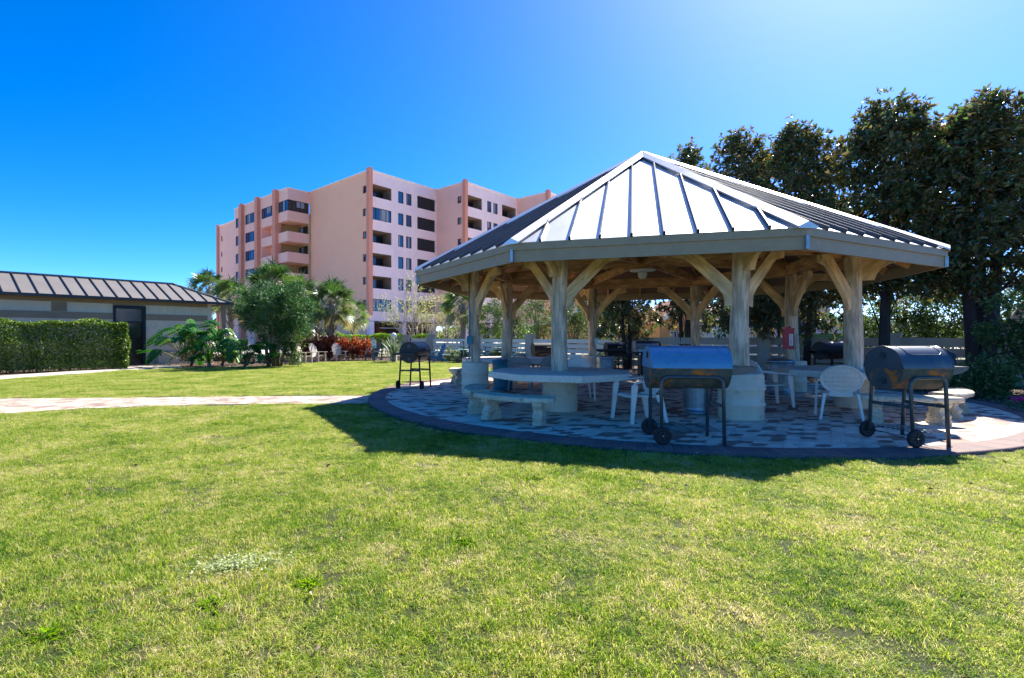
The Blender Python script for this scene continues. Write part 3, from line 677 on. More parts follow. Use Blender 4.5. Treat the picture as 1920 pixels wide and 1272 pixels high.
def make_grill(label,loc,rz,L=.98,r=.285,hz=.985,s=.39,paint='steelp2',low='rust',tube='tubep',shelf_side=1,front_shelf=False,leg=.30,embossed=True,handle=True,group='charcoal barrel grills'):
    t=thing('barrel_grill',label,'grill',loc,rz,group)
    hl=L/2;n=20
    def half(a0,a1,rr,rz_,x0,x1,mt,th=.0):
        mb=MB();vs=[];
        for i in range(n+1):
            a=a0+(a1-a0)*i/n
            for x in (x0,x1): vs.append((x,rr*math.cos(a),hz+rz_*math.sin(a)))
        fs=[(2*i,2*i+1,2*i+3,2*i+2) for i in range(n)]
        if a0<.1 and a1>0: fs=[f for f in fs]
        mb.add(vs,fs,0,True)
        L_=[(rr*math.cos(a0+(a1-a0)*i/n),hz+rz_*math.sin(a0+(a1-a0)*i/n)) for i in range(n+1)]
        mb.add([(x0,a,b) for a,b in L_],[tuple(range(n+1))[::-1]],0);mb.add([(x1,a,b) for a,b in L_],[tuple(range(n+1))],0)
        # rim band
        for x in (x0,x1):
            pts=[(x,a,b) for a,b in L_];mb.tube(pts,.007,5,0)
        for y_ in (-rr,rr): mb.beam((x0,y_,hz+(.008 if a1>0 else -.008)),(x1,y_,hz+(.008 if a1>0 else -.008)),.02,.014)
        return mb
    mb=half(0,-PI,r,r*1.0,-hl+.008,hl-.008,0)
    b=mb.build('firebox',[M[low]],t)
    lid=half(0,PI,r+.008,r+.004,-hl,hl,0)
    # embossed panel outline on the lid
    if embossed:
        pts=[];a0,a1=R(38),R(98);x0,x1=-hl*.62,hl*.74
        ring=[(x0,a1),(x0,a0+.12),(x0+.05,a0),(x1-.05,a0),(x1,a0+.12),(x1,a1)]
        for (xa,aa),(xb,ab) in zip(ring,ring[1:]):
            for j in range(5):
                x=xa+(xb-xa)*j/5;a=aa+(ab-aa)*j/5;pts.append((x,-(r+.008)*math.cos(a),hz+(r+.004)*math.sin(a)))
        lid.tube(pts,.008,6)
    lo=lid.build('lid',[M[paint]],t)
    mb=MB();vent(mb,(-hl-.001,-.0,hz+.17),(0,1,0),(0,0,1),(-1,0,0),0,1,.05);mb.build('vent',[M['dark'],M['tubep']],lo)
    mb=MB();vent(mb,(-hl+.007,-.0,hz-.17),(0,1,0),(0,0,1),(-1,0,0),0,1,.05);mb.build('vent',[M['dark'],M['tubep']],b)
    # rear hinge and front handle
    mb=MB();y0=-(r+.008);zz=hz+.10
    if handle:
        yy=-(r+.008)*math.cos(.36)
        for x in (-.17,.17): mb.tube([(x,yy,zz),(x,yy-.05,zz)],.008,6)
        mb.tube([(-.2,yy-.055,zz),(.2,yy-.055,zz)],.013,8,1);mb.build('handle',[M['tubep'],M['blackp']],lo)
    # frames
    ht=hz-r*.40
    for sy,nme in ((-1,'front_frame'),(1,'rear_frame')):
        y_=sy*leg;yt=sy*(r*.92+.02)
        pts=[(-s,y_+sy*.02,.10)]
        for j in range(7):
            a=PI-j/6*PI/2;pts.append((-s+.10+.10*math.cos(a),yt,ht-.10+.10*math.sin(a)))
        for j in range(7):
            a=PI/2-j/6*PI/2;pts.append((s-.10+.10*math.cos(a),yt,ht-.10+.10*math.sin(a)))
        pts.append((s,y_+sy*.02,0))
        mb=MB();mb.tube(pts,.023,10);mb.build(nme,[M[tube]],t)
    for x in (-s,s):
        mb=MB();mb.beam((x,-leg-.01,.50),(x,leg+.01,.50),.008,.045)
        for q in (-.15,.12): mb.tube([(x-.012,q,.50),(x+.012,q,.50)],.008,6,1)
        mb.build('cross_bar',[M[tube],M['steel']],t)
    mb=MB();mb.tube([(-s,-leg-.09,.115),(-s,leg+.09,.115)],.008,6);mb.build('axle',[M['steel']],t)
    for sy in (-1,1):
        y_=sy*(leg+.055)
        mb=MB();rw=.115
        prof=[(.055,-.02),(.085,-.026),(.105,-.024),(rw,-.012),(rw,.012),(.105,.024),(.085,.026),(.055,.02)]
        vs=[];k=28
        for i in range(k):
            a=2*PI*i/k
            for q,w in prof: vs.append((-s+q*math.cos(a),y_+w,.115+q*math.sin(a)))
        m_=len(prof);fs=[(i*m_+j,i*m_+j+1,((i+1)%k)*m_+j+1,((i+1)%k)*m_+j) for i in range(k) for j in range(m_-1)]
        mb.add(vs,fs,0,True);wh=mb.build('wheel',[M['tyre']],t)
        mb=MB()
        pts=[];
        vs=[(-s+.072*math.cos(2*PI*i/k),y_+sg*.012,.115+.072*math.sin(2*PI*i/k)) for sg in (-1,1) for i in range(k)]
        mb.add(vs,[tuple(range(k)),tuple(range(2*k-1,k-1,-1))],0)
        for i in range(6):
            a=i*PI/3;c_=(-s+.042*math.cos(a),y_,.115+.042*math.sin(a));mb.tube([(c_[0],y_-.0165,c_[2]),(c_[0],y_+.0165,c_[2])],.009,8,1)
            mb.beam((-s,y_-.016,.115),(-s+.07*math.cos(a+.5),y_-.016,.115+.07*math.sin(a+.5)),.006,.012,up=(0,1,0));mb.beam((-s,y_+.016,.115),(-s+.07*math.cos(a+.5),y_+.016,.115+.07*math.sin(a+.5)),.006,.012,up=(0,1,0))
        mb.tube([(-s,y_-.03,.115),(-s,y_+.03,.115)],.016,10,1)
        mb.build('hub',[M['tyre'],M['tubep']],wh)
    # wire shelf
    mb=MB()
    for j in range(9): y_=-leg+2*leg*j/8;mb.tube([(-s+.02,y_,.175),(s-.02,y_,.175)],.0035,4)
    for x in (-s*.6,0,s*.6): mb.tube([(x,-leg,.17),(x,leg,.17)],.0045,4)
    mb.build('wire_shelf',[M['tubep']],t)
    # side shelf: tapered tray
    if shelf_side:
        x0=shelf_side*(hl+.005);x1=shelf_side*(hl+.36);mb=MB()
        z1=hz+.005
        mb.prism([(0,0),(.36,0),(.34,-.03),(.27,-.065),(.18,-.09),(0,-.10)],(x0,-.16,z1),(shelf_side,0,0),(0,0,1),.006)
        mb.prism([(0,0),(.36,0),(.34,-.03),(.27,-.065),(.18,-.09),(0,-.10)],(x0,.16,z1),(shelf_side,0,0),(0,0,1),.006)
        for j in range(7): mb.beam((x0+shelf_side*(.03+j*.05),-.17,z1+.008),(x0+shelf_side*(.03+j*.05),.17,z1+.008),.043,.012)
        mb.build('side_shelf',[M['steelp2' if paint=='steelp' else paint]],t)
    if front_shelf:
        mb=MB();mb.box(-hl-.14,0,hz-.01,.26,2*r+.04,.02);mb.beam((-hl-.27,-r-.02,hz-.03),(-hl-.27,r+.02,hz-.03),.015,.06);mb.build('end_shelf',[M[paint]],t)
    return t
Z0=.046
make_grill('barrel grill with a faded grey lid tinted sky-reflection blue in front, rusty underneath',(2.95,7.10,Z0),R(-6),L=1.0,handle=False,paint='steelp')
make_grill('barrel grill with an orange rusted end on the right rim of the patio',(5.86,6.98,Z0),R(6),L=.72,s=.25,r=.285,handle=False)
make_grill('small glossy black barrel grill standing alone by the left rim of the patio',(-1.45,14.45,Z0-.02),R(70),L=.76,s=.33,r=.28,paint='blackp',low='blackp',tube='blackp',shelf_side=0,front_shelf=True,embossed=False)
x,y=PX(1556,17.5),17.5
make_grill('black barrel grill with a shiny lid behind the log post with the red box',(x,y-.1,Z0),R(196),L=1.05,s=.39,r=.29,hz=.93,paint='blackp',low='blackp',tube='blackp',shelf_side=1,embossed=False)
make_grill('black barrel grill at the back left beyond the far table',(PX(1020,19.3),19.3,.0),R(10),L=.86,s=.33,r=.27,hz=.95,paint='blackp',low='blackp',tube='blackp',shelf_side=1,embossed=False)
make_grill('black barrel grill with a side shelf left of the gas grill',(PX(1152,18.6),18.6,Z0),R(2),L=.62,s=.25,r=.26,hz=.93,paint='blackp',low='blackp',tube='blackp',shelf_side=-1,embossed=False)
# covered grill at right
t=thing('covered_grill','grill under a crumpled dark blue grey cover behind the rusty end grill','covered grill',(PX(1735,14.6),14.6,0),R(-10))
nx,nz=26,14;vs=[];rg=random.Random(4)
for i in range(nx+1):
    a=2*PI*i/nx
    for j in range(nz+1):
        z=1.14*j/nz;e=1-.03*j/nz
        bx,by=.62*e,.3*e
        cx_=max(-1,min(1,1.25*math.cos(a)));sy_=max(-1,min(1,1.25*math.sin(a)))
        w=.025*math.sin(i*2.2+j*.6)
        tp=1 if j<nz-2 else (1-.25*(j-nz+2))
        vs.append(((bx+w)*cx_*tp,(by+w)*sy_*tp,z+.03*math.sin(i*1.3)*(j>nz-3)))
fs=[(i*(nz+1)+j,(i+1)*(nz+1)+j,(i+1)*(nz+1)+j+1,i*(nz+1)+j+1) for i in range(nx) for j in range(nz)]
fs.append(tuple(i*(nz+1)+nz for i in range(nx)))
M['cover']=mat('dark_cover_cloth',(.07,.075,.10),(.12,.12,.14),3,.45,bump=.3,bsc=8,bdist=.05)
mb=MB();mb.add(vs,fs,0,True);mb.build('cover',[M['cover']],t)
mb=MB()
for sx in (-.5,.5): mb.box(sx,0,.02,.06,.4,.04)
mb.build('feet',[M['dark']],t)
# gas grill
gx,gy=PX(1212,18.3),18.3
t=thing('gas_grill','stainless fronted gas grill on a dark cart, partly behind the blue lidded grill','gas grill',(gx,gy,Z0),R(-4))
mb=MB();mb.box(0,0,.42,.50,.46,.66);mb.build('cabinet',[M['blackp']],t)
mb=MB();mb.box(.1,-.236,.40,.27,.012,.40);mb.build('door_panel',[M['galv']],t)
mb=MB();mb.box(0,-.02,.80,.84,.5,.11);mb.build('control_panel',[M['blackp']],t)
for i in range(4):
    mb=MB();mb.tube([(-.3+i*.2,-.27,.80),(-.3+i*.2,-.31,.80)],.028,12);mb.beam((-.3+i*.2-.02,-.316,.79),(-.3+i*.2+.02,-.316,.82),.01,.01);mb.build('knob',[M['steel']],t)
lidp=[(-.25,.86),(-.25,.93),(-.2,1.12),(-.08,1.24),(.1,1.26),(.25,1.15),(.27,.86)]
mb=MB();mb.prism(lidp,(0,0,0),(0,1,0),(0,0,1),.80);lid=mb.build('lid',[M['blackp']],t)
mb=MB();mb.prism([(-.262,.875),(-.262,.94),(-.215,1.115),(-.18,1.15),(-.17,1.14),(-.2,1.1),(-.25,.93),(-.25,.875)],(0,0,0),(0,1,0),(0,0,1),.74);mb.build('lid_front',[M['galv']],lid)
for s_ in (-1,1):
    mb=MB();mb.prism([(y_*1.04,z_+.0) for y_,z_ in lidp],(s_*.415,0,0),(0,1,0),(0,0,1),.045);mb.build('lid_end',[M['beige'] if s_<0 else M['blackp']],lid)
mb=MB();mb.tube([(-.3,-.32,.96),(.3,-.32,.96)],.014,8);mb.tube([(-.3,-.32,.96),(-.3,-.25,.96)],.01,6);mb.tube([(.3,-.32,.96),(.3,-.25,.96)],.01,6);mb.build('handle',[M['steel']],lid)
for s_ in (-1,1):
    mb=MB();mb.box(s_*.58,-.02,.83,.3,.44,.035);mb.build('side_shelf',[M['blackp']],t)
for sx in (-.2,.2):
    for sy in (-.18,.18):
        mb=MB();mb.tube([(sx-.02,sy,.045),(sx+.02,sy,.045)],.045,12);mb.build('caster',[M['tyre']],t)
# ------------------------------------------------------------------ resin chairs
def make_chair(label,loc,rz,m='plastic'):
    """monobloc armchair; local front = -y (sitter looks toward -y)"""
    t=thing('resin_armchair',label,'chair',loc,rz,'resin armchairs at the tables');mt=[M[m]];t.scale=(1.09,1.09,1.06)
    # seat
    mb=MB();nx,ny=10,10;vs=[]
    for lay in (0,1):
        for j in range(ny+1):
            for i in range(nx+1):
                u=i/nx*2-1;v=j/ny*2-1;w=.235-.02*(v+1)/2
                x=u*w;y_=v*.225;z=.415-.02*math.cos(u*PI/2)*math.cos(v*PI/2)-.012*v-(.03*max(0,-v-.75)/.25)
                vs.append((x,y_,z-.022*lay))
    q=(nx+1)*(ny+1);fs=[]
    for j in range(ny):
        for i in range(nx):
            a=j*(nx+1)+i;fs.append((a,a+1,a+nx+2,a+nx+1));fs.append((q+a+nx+1,q+a+nx+2,q+a+1,q+a))
    bd=[i for i in range(nx+1)]+[j*(nx+1)+nx for j in range(1,ny+1)]+[ny*(nx+1)+i for i in range(nx-1,-1,-1)]+[j*(nx+1) for j in range(ny-1,0,-1)]
    for a,b in zip(bd,bd[1:]+bd[:1]): fs.append((a,q+a,q+b,b))
    mb.add(vs,fs,0,True);mb.build('seat',mt,t)
    # back: oval rim with vertical slats and horizontal bands, leaning back
    def BP(u,h): # u lateral m, h height along the back
        return Vector((u,.215+.26*h+.05*(1-(u/.27)**2)*min(1,h*3)-.02,.40+.97*h))
    mb=MB()
    def W(h): # half width of the oval at height h (0..0.47)
        c=.27;
        if h<0.03: return .17
        tt=(h-.25)/.235
        return max(0.0,.265*max(0,1-abs(tt)**2.2)**.5)
    rim=[];hs=[.03+.45*i/22 for i in range(23)]
    H1=.47
    for i in range(49):
        a=-PI*.5+2*PI*i/48;u=.262*math.cos(a);h=.25+.225*math.sin(a)
        if abs(h-.25)>.225:h=.25+.225*(1 if h>.25 else -1)
        rim.append(BP(u,h))
    mb.tube(rim,.016,7)
    for i in range(-7,8):
        u=i*.0325;k=max(0,1-(u/.262)**2)**.5;
        h0,h1=.25-.225*k,.25+.225*k
        pts=[BP(u,h0+(h1-h0)*j/6) for j in range(7)]
        for p,q2 in zip(pts,pts[1:]): mb.beam(p,q2,.0285,.007,up=(0,1,0))
    for h in (.10,.18,.25,.32,.40):
        k=max(0,1-((h-.25)/.225)**2)**.5*.262
        pts=[BP(-k+2*k*j/8,h) for j in range(9)]
        for p,q2 in zip(pts,pts[1:]): mb.beam(p,q2,.012,.010,up=(0,1,0)) if False else mb.beam(p,q2,.010,.018,up=(0,0,1))
    mb.beam((-.15,.205,.40),(.15,.205,.40),.02,.07)
    mb.build('backrest',mt,t)
    for s_ in (-1,1):
        # arm: from the back rim forward, then down into the front leg
        mb=MB();pts=[BP(s_*.255,.27),Vector((s_*.285,.14,.645)),Vector((s_*.295,.0,.635)),Vector((s_*.295,-.13,.63)),Vector((s_*.29,-.20,.61)),Vector((s_*.285,-.225,.56))]
        for p,q2 in zip(pts,pts[1:]):
            e=(q2-p).normalized()*.01;mb.beam(p-e,q2+e,.05 if p.z>.6 else .04,.02,up=(0,0,1) if abs((q2-p).normalized().z)<.8 else (0,1,0))
        mb.build('armrest',mt,t)
        mb=MB()
        def leg(x0,y0,z0,x1,y1,w0,w1):
            d=[(x0-w0/2,y0,z0),(x0+w0/2,y0,z0),(x1+w1/2,y1,0),(x1-w1/2,y1,0)]
            vs=[(a,b-(.03 if c>.1 else .018),c) for a,b,c in d]+[(a,b+(.06 if c>.1 else .022),c) for a,b,c in d]
            vs2=vs
            return vs2
        a=leg(s_*.285,-.225,.58,s_*.30,-.27,.035,.035)
        F6=[(0,1,2,3),(7,6,5,4),(0,4,5,1),(1,5,6,2),(2,6,7,3),(3,7,4,0)]
        mb.add(a,F6);mb.box(s_*.262,-.235,.40,.05,.03,.05);mb.build('front_leg',mt,t)
        mb=MB();a=[(s_*.21-.02,.17,.42),(s_*.21+.02,.17,.42),(s_*.27+.016,.30,0),(s_*.27-.016,.30,0)]
        mb.add(a+[(p[0],p[1]+(.11 if i<2 else .04),p[2]) for i,p in enumerate(a)],F6);mb.build('rear_leg',mt,t)
    return t
# front = -y ; rz turns it
zc=Z0
c1=make_chair('white resin armchair seen from the side between the nearest table and the blue lidded grill',(2.84,8.75,zc),R(-78))
c2=make_chair('white resin armchair with its oval back to the camera beside the rusty end grill',(6.40,9.02,zc),R(150))
c3=make_chair('white resin armchair seen from the side behind the concrete drum of the front post',(6.18,10.7,zc),R(84))
c4_=make_chair('grey resin armchair pushed in at the back left table, left of the pair',(PX(972,13.9),13.9,zc),R(178),'plastic_gy')
c5=make_chair('grey resin armchair at the back left table, half hidden by the nearest front post',(PX(1026,13.9),13.9,zc),R(192),'plastic_gy')
c6=make_chair('pale resin armchair behind the nearest table, right of its post',(PX(1085,11.8),11.8,zc),R(-8))
# ------------------------------------------------------------------ trash cans
def can(label,x,y,m,r=.27,h=.74,lid=True):
    t=thing('trash_can',label,'trash can',(x,y,Z0),0,'round metal trash cans')
    pr=[(0,0),(r*.84,0),(r*.86,.03),(r*.85,.05)]
    for i in range(9): pr.append((r*(.85+.13*i/8),.05+(h-.12)*i/8))
    pr+= [(r*1.0,h-.05),(r*1.02,h-.03),(r*1.0,h),(r*.96,h),(r*.9,h-.02),(0,h-.02)]
    mb=MB();mb.lathe(pr,72,wob=lambda a,z:1+(.012*math.sin(a*24) if .06<z<h-.08 else 0));mb.build('body',[M[m]],t)
    if lid:
        mb=MB();mb.lathe([(r*1.05,h-.04),(r*1.06,h+.005),(r*.95,h+.03),(r*.5,h+.06),(0,h+.07)],40);mb.tube([(-.07,0,h+.06),(-.06,0,h+.11),(.06,0,h+.11),(.07,0,h+.06)],.01,6);mb.build('lid',[M[m]],t)
    for s_ in (-1,1):
        mb=MB();mb.tube([(s_*r*.97,-.06,h*.75),(s_*(r+.04),-.05,h*.7),(s_*(r+.04),.05,h*.7),(s_*r*.97,.06,h*.75)],.007,6);mb.build('handle',[M[m]],t)
    return t
can('teal metal trash can between the left post drum and the nearest table',PX(943,13.9),13.9,'teal',.29)
can('open galvanized trash can at the back left of the gas grill',PX(1135,16.0),16.0,'galv',.27,.8,False)
can('galvanized trash can behind the blue lidded grill beside the front post drum',4.18,9.55,'galv',.27,.72)
can('pale galvanized trash can left of the drum below the red box',PX(1462,12.9),12.9,'galv',.31,.8)
# ------------------------------------------------------------------ facades
def grid_wall(mb,o,d,L,z0,z1,holes,mat=0):
    """wall plane from o along unit d, with rectangular holes (s0,s1,z0,z1)"""
    xs=sorted({0,L}|{h[0] for h in holes}|{h[1] for h in holes});zs=sorted({z0,z1}|{h[2] for h in holes}|{h[3] for h in holes})
    for a,b in zip(xs,xs[1:]):
        for c,e in zip(zs,zs[1:]):
            mx_,mz=(a+b)/2,(c+e)/2
            if any(h[0]<mx_<h[1] and h[2]<mz<h[3] for h in holes): continue
            mb.add([(o[0]+d[0]*a,o[1]+d[1]*a,c),(o[0]+d[0]*b,o[1]+d[1]*b,c),(o[0]+d[0]*b,o[1]+d[1]*b,e),(o[0]+d[0]*a,o[1]+d[1]*a,e)],[(0,1,2,3)],mat)
def reveal(mb,o,d,h,dep,mat=0,back=None):
    n=(-d[1],d[0]) # inward
    def P(s,z,k): return (o[0]+d[0]*s+n[0]*k,o[1]+d[1]*s+n[1]*k,z)
    a,b,c,e=h
    for p,q in (((a,c),(b,c)),((b,c),(b,e)),((b,e),(a,e)),((a,e),(a,c))):
        mb.add([P(p[0],p[1],0),P(q[0],q[1],0),P(q[0],q[1],dep),P(p[0],p[1],dep)],[(0,1,2,3)],mat)
    if back is not None: mb.add([P(a,c,dep),P(b,c,dep),P(b,e,dep),P(a,e,dep)],[(0,1,2,3)],back)
def window(o,d,h,parent,panes=1,gm='glass',dep=.14,fm='dark'):
    a,b,c,e=h;n=(-d[1],d[0]);mb=MB()
    def P(s,z,k): return (o[0]+d[0]*s+n[0]*k,o[1]+d[1]*s+n[1]*k,z)
    mb.add([P(a,c,dep),P(b,c,dep),P(b,e,dep),P(a,e,dep)],[(0,1,2,3)],0)
    w=.07
    for k in range(panes+1):
        s_=a+(b-a)*k/panes;s_=min(max(s_,a+w/2),b-w/2);mb.beam(P(s_,c,dep-.03),P(s_,e,dep-.03),w,.05,up=(n[0],n[1],0),mat=1)
    for z in (c+w/2,e-w/2): mb.beam(P(a,z,dep-.032),P(b,z,dep-.032),.055,w,mat=1)
    rc=random.random()
    if rc<.6:
        k0=a+(b-a)*random.uniform(.05,.5);k1=min(b-.05,k0+(b-a)*random.uniform(.15,.45));zt=e-w if rc<.4 else c+(e-c)*random.uniform(.4,.7);zb=c+w if rc<.4 else zt
        zt=e-w
        mb.add([P(k0,zb,dep-.012),P(k1,zb,dep-.012),P(k1,zt,dep-.012),P(k0,zt,dep-.012)],[(0,1,2,3)],2)
    return mb.build('window',[M[gm],M[fm],M['curtain']],parent)
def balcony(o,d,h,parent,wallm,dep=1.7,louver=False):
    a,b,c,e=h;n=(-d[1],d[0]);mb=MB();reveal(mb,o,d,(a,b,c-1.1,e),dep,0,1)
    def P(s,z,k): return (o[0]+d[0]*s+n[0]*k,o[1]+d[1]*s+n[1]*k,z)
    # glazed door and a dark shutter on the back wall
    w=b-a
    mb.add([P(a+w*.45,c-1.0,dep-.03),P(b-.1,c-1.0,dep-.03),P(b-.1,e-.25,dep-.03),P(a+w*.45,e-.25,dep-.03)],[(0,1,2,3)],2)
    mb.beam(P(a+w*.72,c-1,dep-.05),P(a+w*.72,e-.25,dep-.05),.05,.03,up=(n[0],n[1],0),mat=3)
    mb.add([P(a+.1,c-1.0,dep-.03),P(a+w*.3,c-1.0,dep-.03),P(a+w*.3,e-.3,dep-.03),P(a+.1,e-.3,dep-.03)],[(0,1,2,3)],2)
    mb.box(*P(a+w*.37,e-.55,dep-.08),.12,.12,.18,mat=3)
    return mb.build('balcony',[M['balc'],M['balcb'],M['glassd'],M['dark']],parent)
def louvre(o,d,h,parent):
    a,b,c,e=h;n=(-d[1],d[0]);mb=MB()
    def P(s,z,k): return (o[0]+d[0]*s+n[0]*k,o[1]+d[1]*s+n[1]*k,z)
    mb.add([P(a,c,.2),P(b,c,.2),P(b,e,.2),P(a,e,.2)],[(0,1,2,3)],0)
    k=7
    for i in range(k+1): mb.beam(P(a+(b-a)*i/k,c,.12),P(a+(b-a)*i/k,e,.12),.05,.06,up=(n[0],n[1],0),mat=1)
    for i in range(9):
        z=c+(e-c)*(i+.5)/9;mb.beam(P(a,z,.15),P(b,z,.15),.02,.07,mat=1)
    return mb.build('shutter',[M['dark'],M['rib2']],parent)
u=(math.cos(R(49)),math.sin(R(49)));v=(math.cos(R(136)),math.sin(R(136)))
K1=(-12.74,68.0)
bd=thing('apartment_building','seven storey pink and lilac stucco apartment block with stacked balconies behind the palms','building',(K1[0],K1[1],0))
def add2(p,d,t): return (p[0]+d[0]*t,p[1]+d[1]*t)
Lo=(0,0);mu=(-v[0],-v[1]);uu=u;mnu=(-u[0],-u[1])
TOP=23.0;FL=[19.75-3.0*k for k in range(6)]
def right_face(p,wm,L=12.35,blk=0):
    """facade along u from p, openings as seen left to right"""
    holes=[];kinds=['b','w','b','b','b','w']
    mbw=MB()
    for i,z in enumerate(FL):
        zt=z+1.62
        h=(.28,3.7,z,zt);holes.append(h);hb=h
        if kinds[i]=='w' and blk==0: window(p,u,h,bd,4)
        else: balcony(p,u,h,bd,wm)
        reveal(mbw,p,u,h,.14)
        for a,b in ((4.9,5.9),(6.36,7.42)):
            h=(a,b,z,zt);holes.append(h);window(p,u,h,bd,1);reveal(mbw,p,u,h,.14)
        h=(8.5,12.1,z,z+1.75);holes.append(h);reveal(mbw,p,u,h,.2)
        (louvre if blk==0 else lambda o,d,h,pp:balcony(o,d,h,pp,wm))(p,u,h,bd)
    grid_wall(mbw,p,u,L,3.4,TOP,holes)
    # vertical joints
    for s_ in (4.3,8.0): 
        q=add2(p,u,s_);mbw.beam((q[0],q[1],3.4),(q[0],q[1],TOP),.06,.03,up=(u[1],-u[0],0))
    q=add2(p,u,L);mbw.beam((p[0],p[1],TOP+.06),(q[0],q[1],TOP+.06),.35,.14,mat=1)
    mbw.build('wall',[M[wm],M['white']],bd)
    # garage columns and soffit
    for s_ in (.35,6.0,11.9):
        q=add2(add2(p,u,s_),v,.35);mb=MB();mb.box(q[0],q[1],1.7,.75,.75,3.4,R(49));mb.build('column',[M['lilac']],bd)
    mb=MB();a=add2(p,v,.1);b=add2(add2(p,u,L),v,.1);
    mb.beam((a[0],a[1],3.32),(b[0],b[1],3.32),.2,.3,mat=0);mb.build('garage_beam',[M['dark']],bd)
def left_face(p,L,wm,z0=0,small=True,right=True,nm_='wall'):
    """facade along -v ending at its right corner; p is the left end"""
    holes=[];mbw=MB();d=mu
    if small:
        for z in FL:
            h=(L-1.55,L-.75,z+.5,z+1.5) if right else (1.2,1.9,z+.2,z+1.2);holes.append(h);window(p,d,h,bd,1,dep=.18,gm='glassd');reveal(mbw,p,d,h,.18)
    grid_wall(mbw,p,d,L,z0,TOP,holes)
    q=add2(p,d,L);mbw.beam((p[0],p[1],TOP+.06),(q[0],q[1],TOP+.06),.35,.14,mat=1)
    mbw.build(nm_,[M[wm],M['white']],bd)
def pil(p,w=.55,top=TOP+.35,z0=0,m_='salmon',rz=R(46)):
    mb=MB();mb.box(p[0],p[1],(z0+top)/2,w,w,top-z0,rz);mb.build('corner_pilaster',[M[m_]],bd)
pW=add2(Lo,v,15.4)
left_face(pW,15.4,'peach')
right_face(Lo,'lilac')
pil(add2(Lo,(-.1,-.75),.05),.6,z0=4.2)
p2=add2(Lo,u,12.35);p3=add2(p2,mu,5.95)
left_face(p2,5.95,'pink',3.4)
right_face(p3,'lilac',blk=1);pil(add2(p3,(-.1,-.75),.05),z0=3.4)
p4=add2(p3,u,12.35);p5=add2(p4,mu,5.95)
left_face(p4,5.95,'pink',3.4);right_face(p5,'lilac');pil(add2(p5,(-.1,-.75),.05),z0=3.4)
# floor slab over the garage, dark core rooms, cars' light strip
mb=MB();q=[Lo,p2,p3,p4,p5,add2(p5,u,12.35)];b_=[add2(add2(p5,u,12.35),v,28),add2(pW,u,4),pW]
poly=q+b_
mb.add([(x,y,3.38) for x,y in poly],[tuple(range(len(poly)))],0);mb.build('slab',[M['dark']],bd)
mb=MB();mb.add([(x,y,TOP-.3) for x,y in poly],[tuple(range(len(poly)))],0);mb.build('roof_slab',[M['concrete']],bd)
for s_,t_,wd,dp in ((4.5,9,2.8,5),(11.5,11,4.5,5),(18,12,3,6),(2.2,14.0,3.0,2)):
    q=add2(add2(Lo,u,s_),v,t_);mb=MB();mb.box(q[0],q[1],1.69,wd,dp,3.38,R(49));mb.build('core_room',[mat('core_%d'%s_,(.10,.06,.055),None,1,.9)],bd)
q=add2(add2(Lo,u,3.2),v,2);mb=MB();mb.beam((q[0],q[1],2.6),(q[0]+u[0]*7,q[1]+u[1]*7,2.6),.15,.12);mb.build('ceiling_pipe',[M['white']],bd)
# garden level parapet in front of the garage
# balcony block on the left
q1=add2(pW,mnu,3.5);Lb=18.9;q0=add2(q1,v,Lb)
bz=8.7
d=mu
# along q0 -> q1 (s 0..18.9): pilasters at px 440,456,486,520,540
def s_at(px):
    k=(px-X0)/F;gx_,gy_=K1[0]+q0[0],K1[1]+q0[1]
    return (k*gy_-gx_)/(d[0]-k*d[1])
sA,sB,sC=s_at(456),s_at(486),s_at(520)
for s_ in (sA,sB,sC):
    pp=add2(q0,d,s_);pil(add2(pp,u,-.12),.95,TOP+.3,z0=0,m_='salmon')
holes=[];mbw=MB()
for i,z in enumerate(FL[:4]):
    zt=z+1.62
    for a,b,kind in ((.5,sA-.9,'w2'),(sA+.8,sB-.7,'w5'),(sB+.8,sC-.7,'w6' if i==0 else 'b')):
        h=(a,b,z,zt);holes.append(h)
        if kind[0]=='w': window(q0,d,h,bd,int(kind[1]));reveal(mbw,q0,d,h,.14)
        else: reveal(mbw,q0,d,(a,b,z,zt),1.5,0,0)
grid_wall(mbw,q0,d,sC,bz,TOP,holes)
# closed strip at the corner, top storey: corner glazing
grid_wall(mbw,add2(q0,d,sC),d,Lb-sC,FL[0]+1.62,TOP,[])
grid_wall(mbw,q1,u,3.5,FL[0]+1.62,TOP,[])
a=add2(q0,d,0);mbw.beam((a[0],a[1],TOP+.06),(q1[0],q1[1],TOP+.06),.3,.14,mat=1);mbw.beam((q1[0],q1[1],TOP+.06),(pW[0],pW[1],TOP+.06),.3,.14,mat=1)
mbw.add([(q0[0],q0[1],bz),(q0[0]+u[0]*3.5,q0[1]+u[1]*3.5,bz),(pW[0],pW[1],bz),(q1[0],q1[1],bz)],[(0,1,2,3)],0)
mbw.build('wall',[M['pink'],M['white']],bd)
cs_=add2(q0,d,sC)
window(cs_,d,(.5,Lb-sC,FL[0],FL[0]+1.62),bd,3,dep=.05)
window(q1,u,(0,3.4,FL[0],FL[0]+1.62),bd,5,gm='glassd',dep=.05)
for i in range(4):
    z=FL[i]
    mb=MB();e1=add2(cs_,d,.4)
    mb.beam((e1[0],e1[1],z-.72),(q1[0],q1[1],z-.72),.18,1.44);mb.beam(add2(q1,d,-.0)+(z-.72,),pW+(z-.72,),.18,1.44)
    inn=add2(cs_,u,3.5)
    mb.add([cs_+(z-1.40,),q1+(z-1.40,),pW+(z-1.40,),inn+(z-1.40,)],[(0,1,2,3)],0);mb.add([cs_+(z-1.2,),q1+(z-1.2,),pW+(z-1.2,),inn+(z-1.2,)],[(0,1,2,3)],0)
    mb.build('balcony_parapet',[M['pink']],bd)
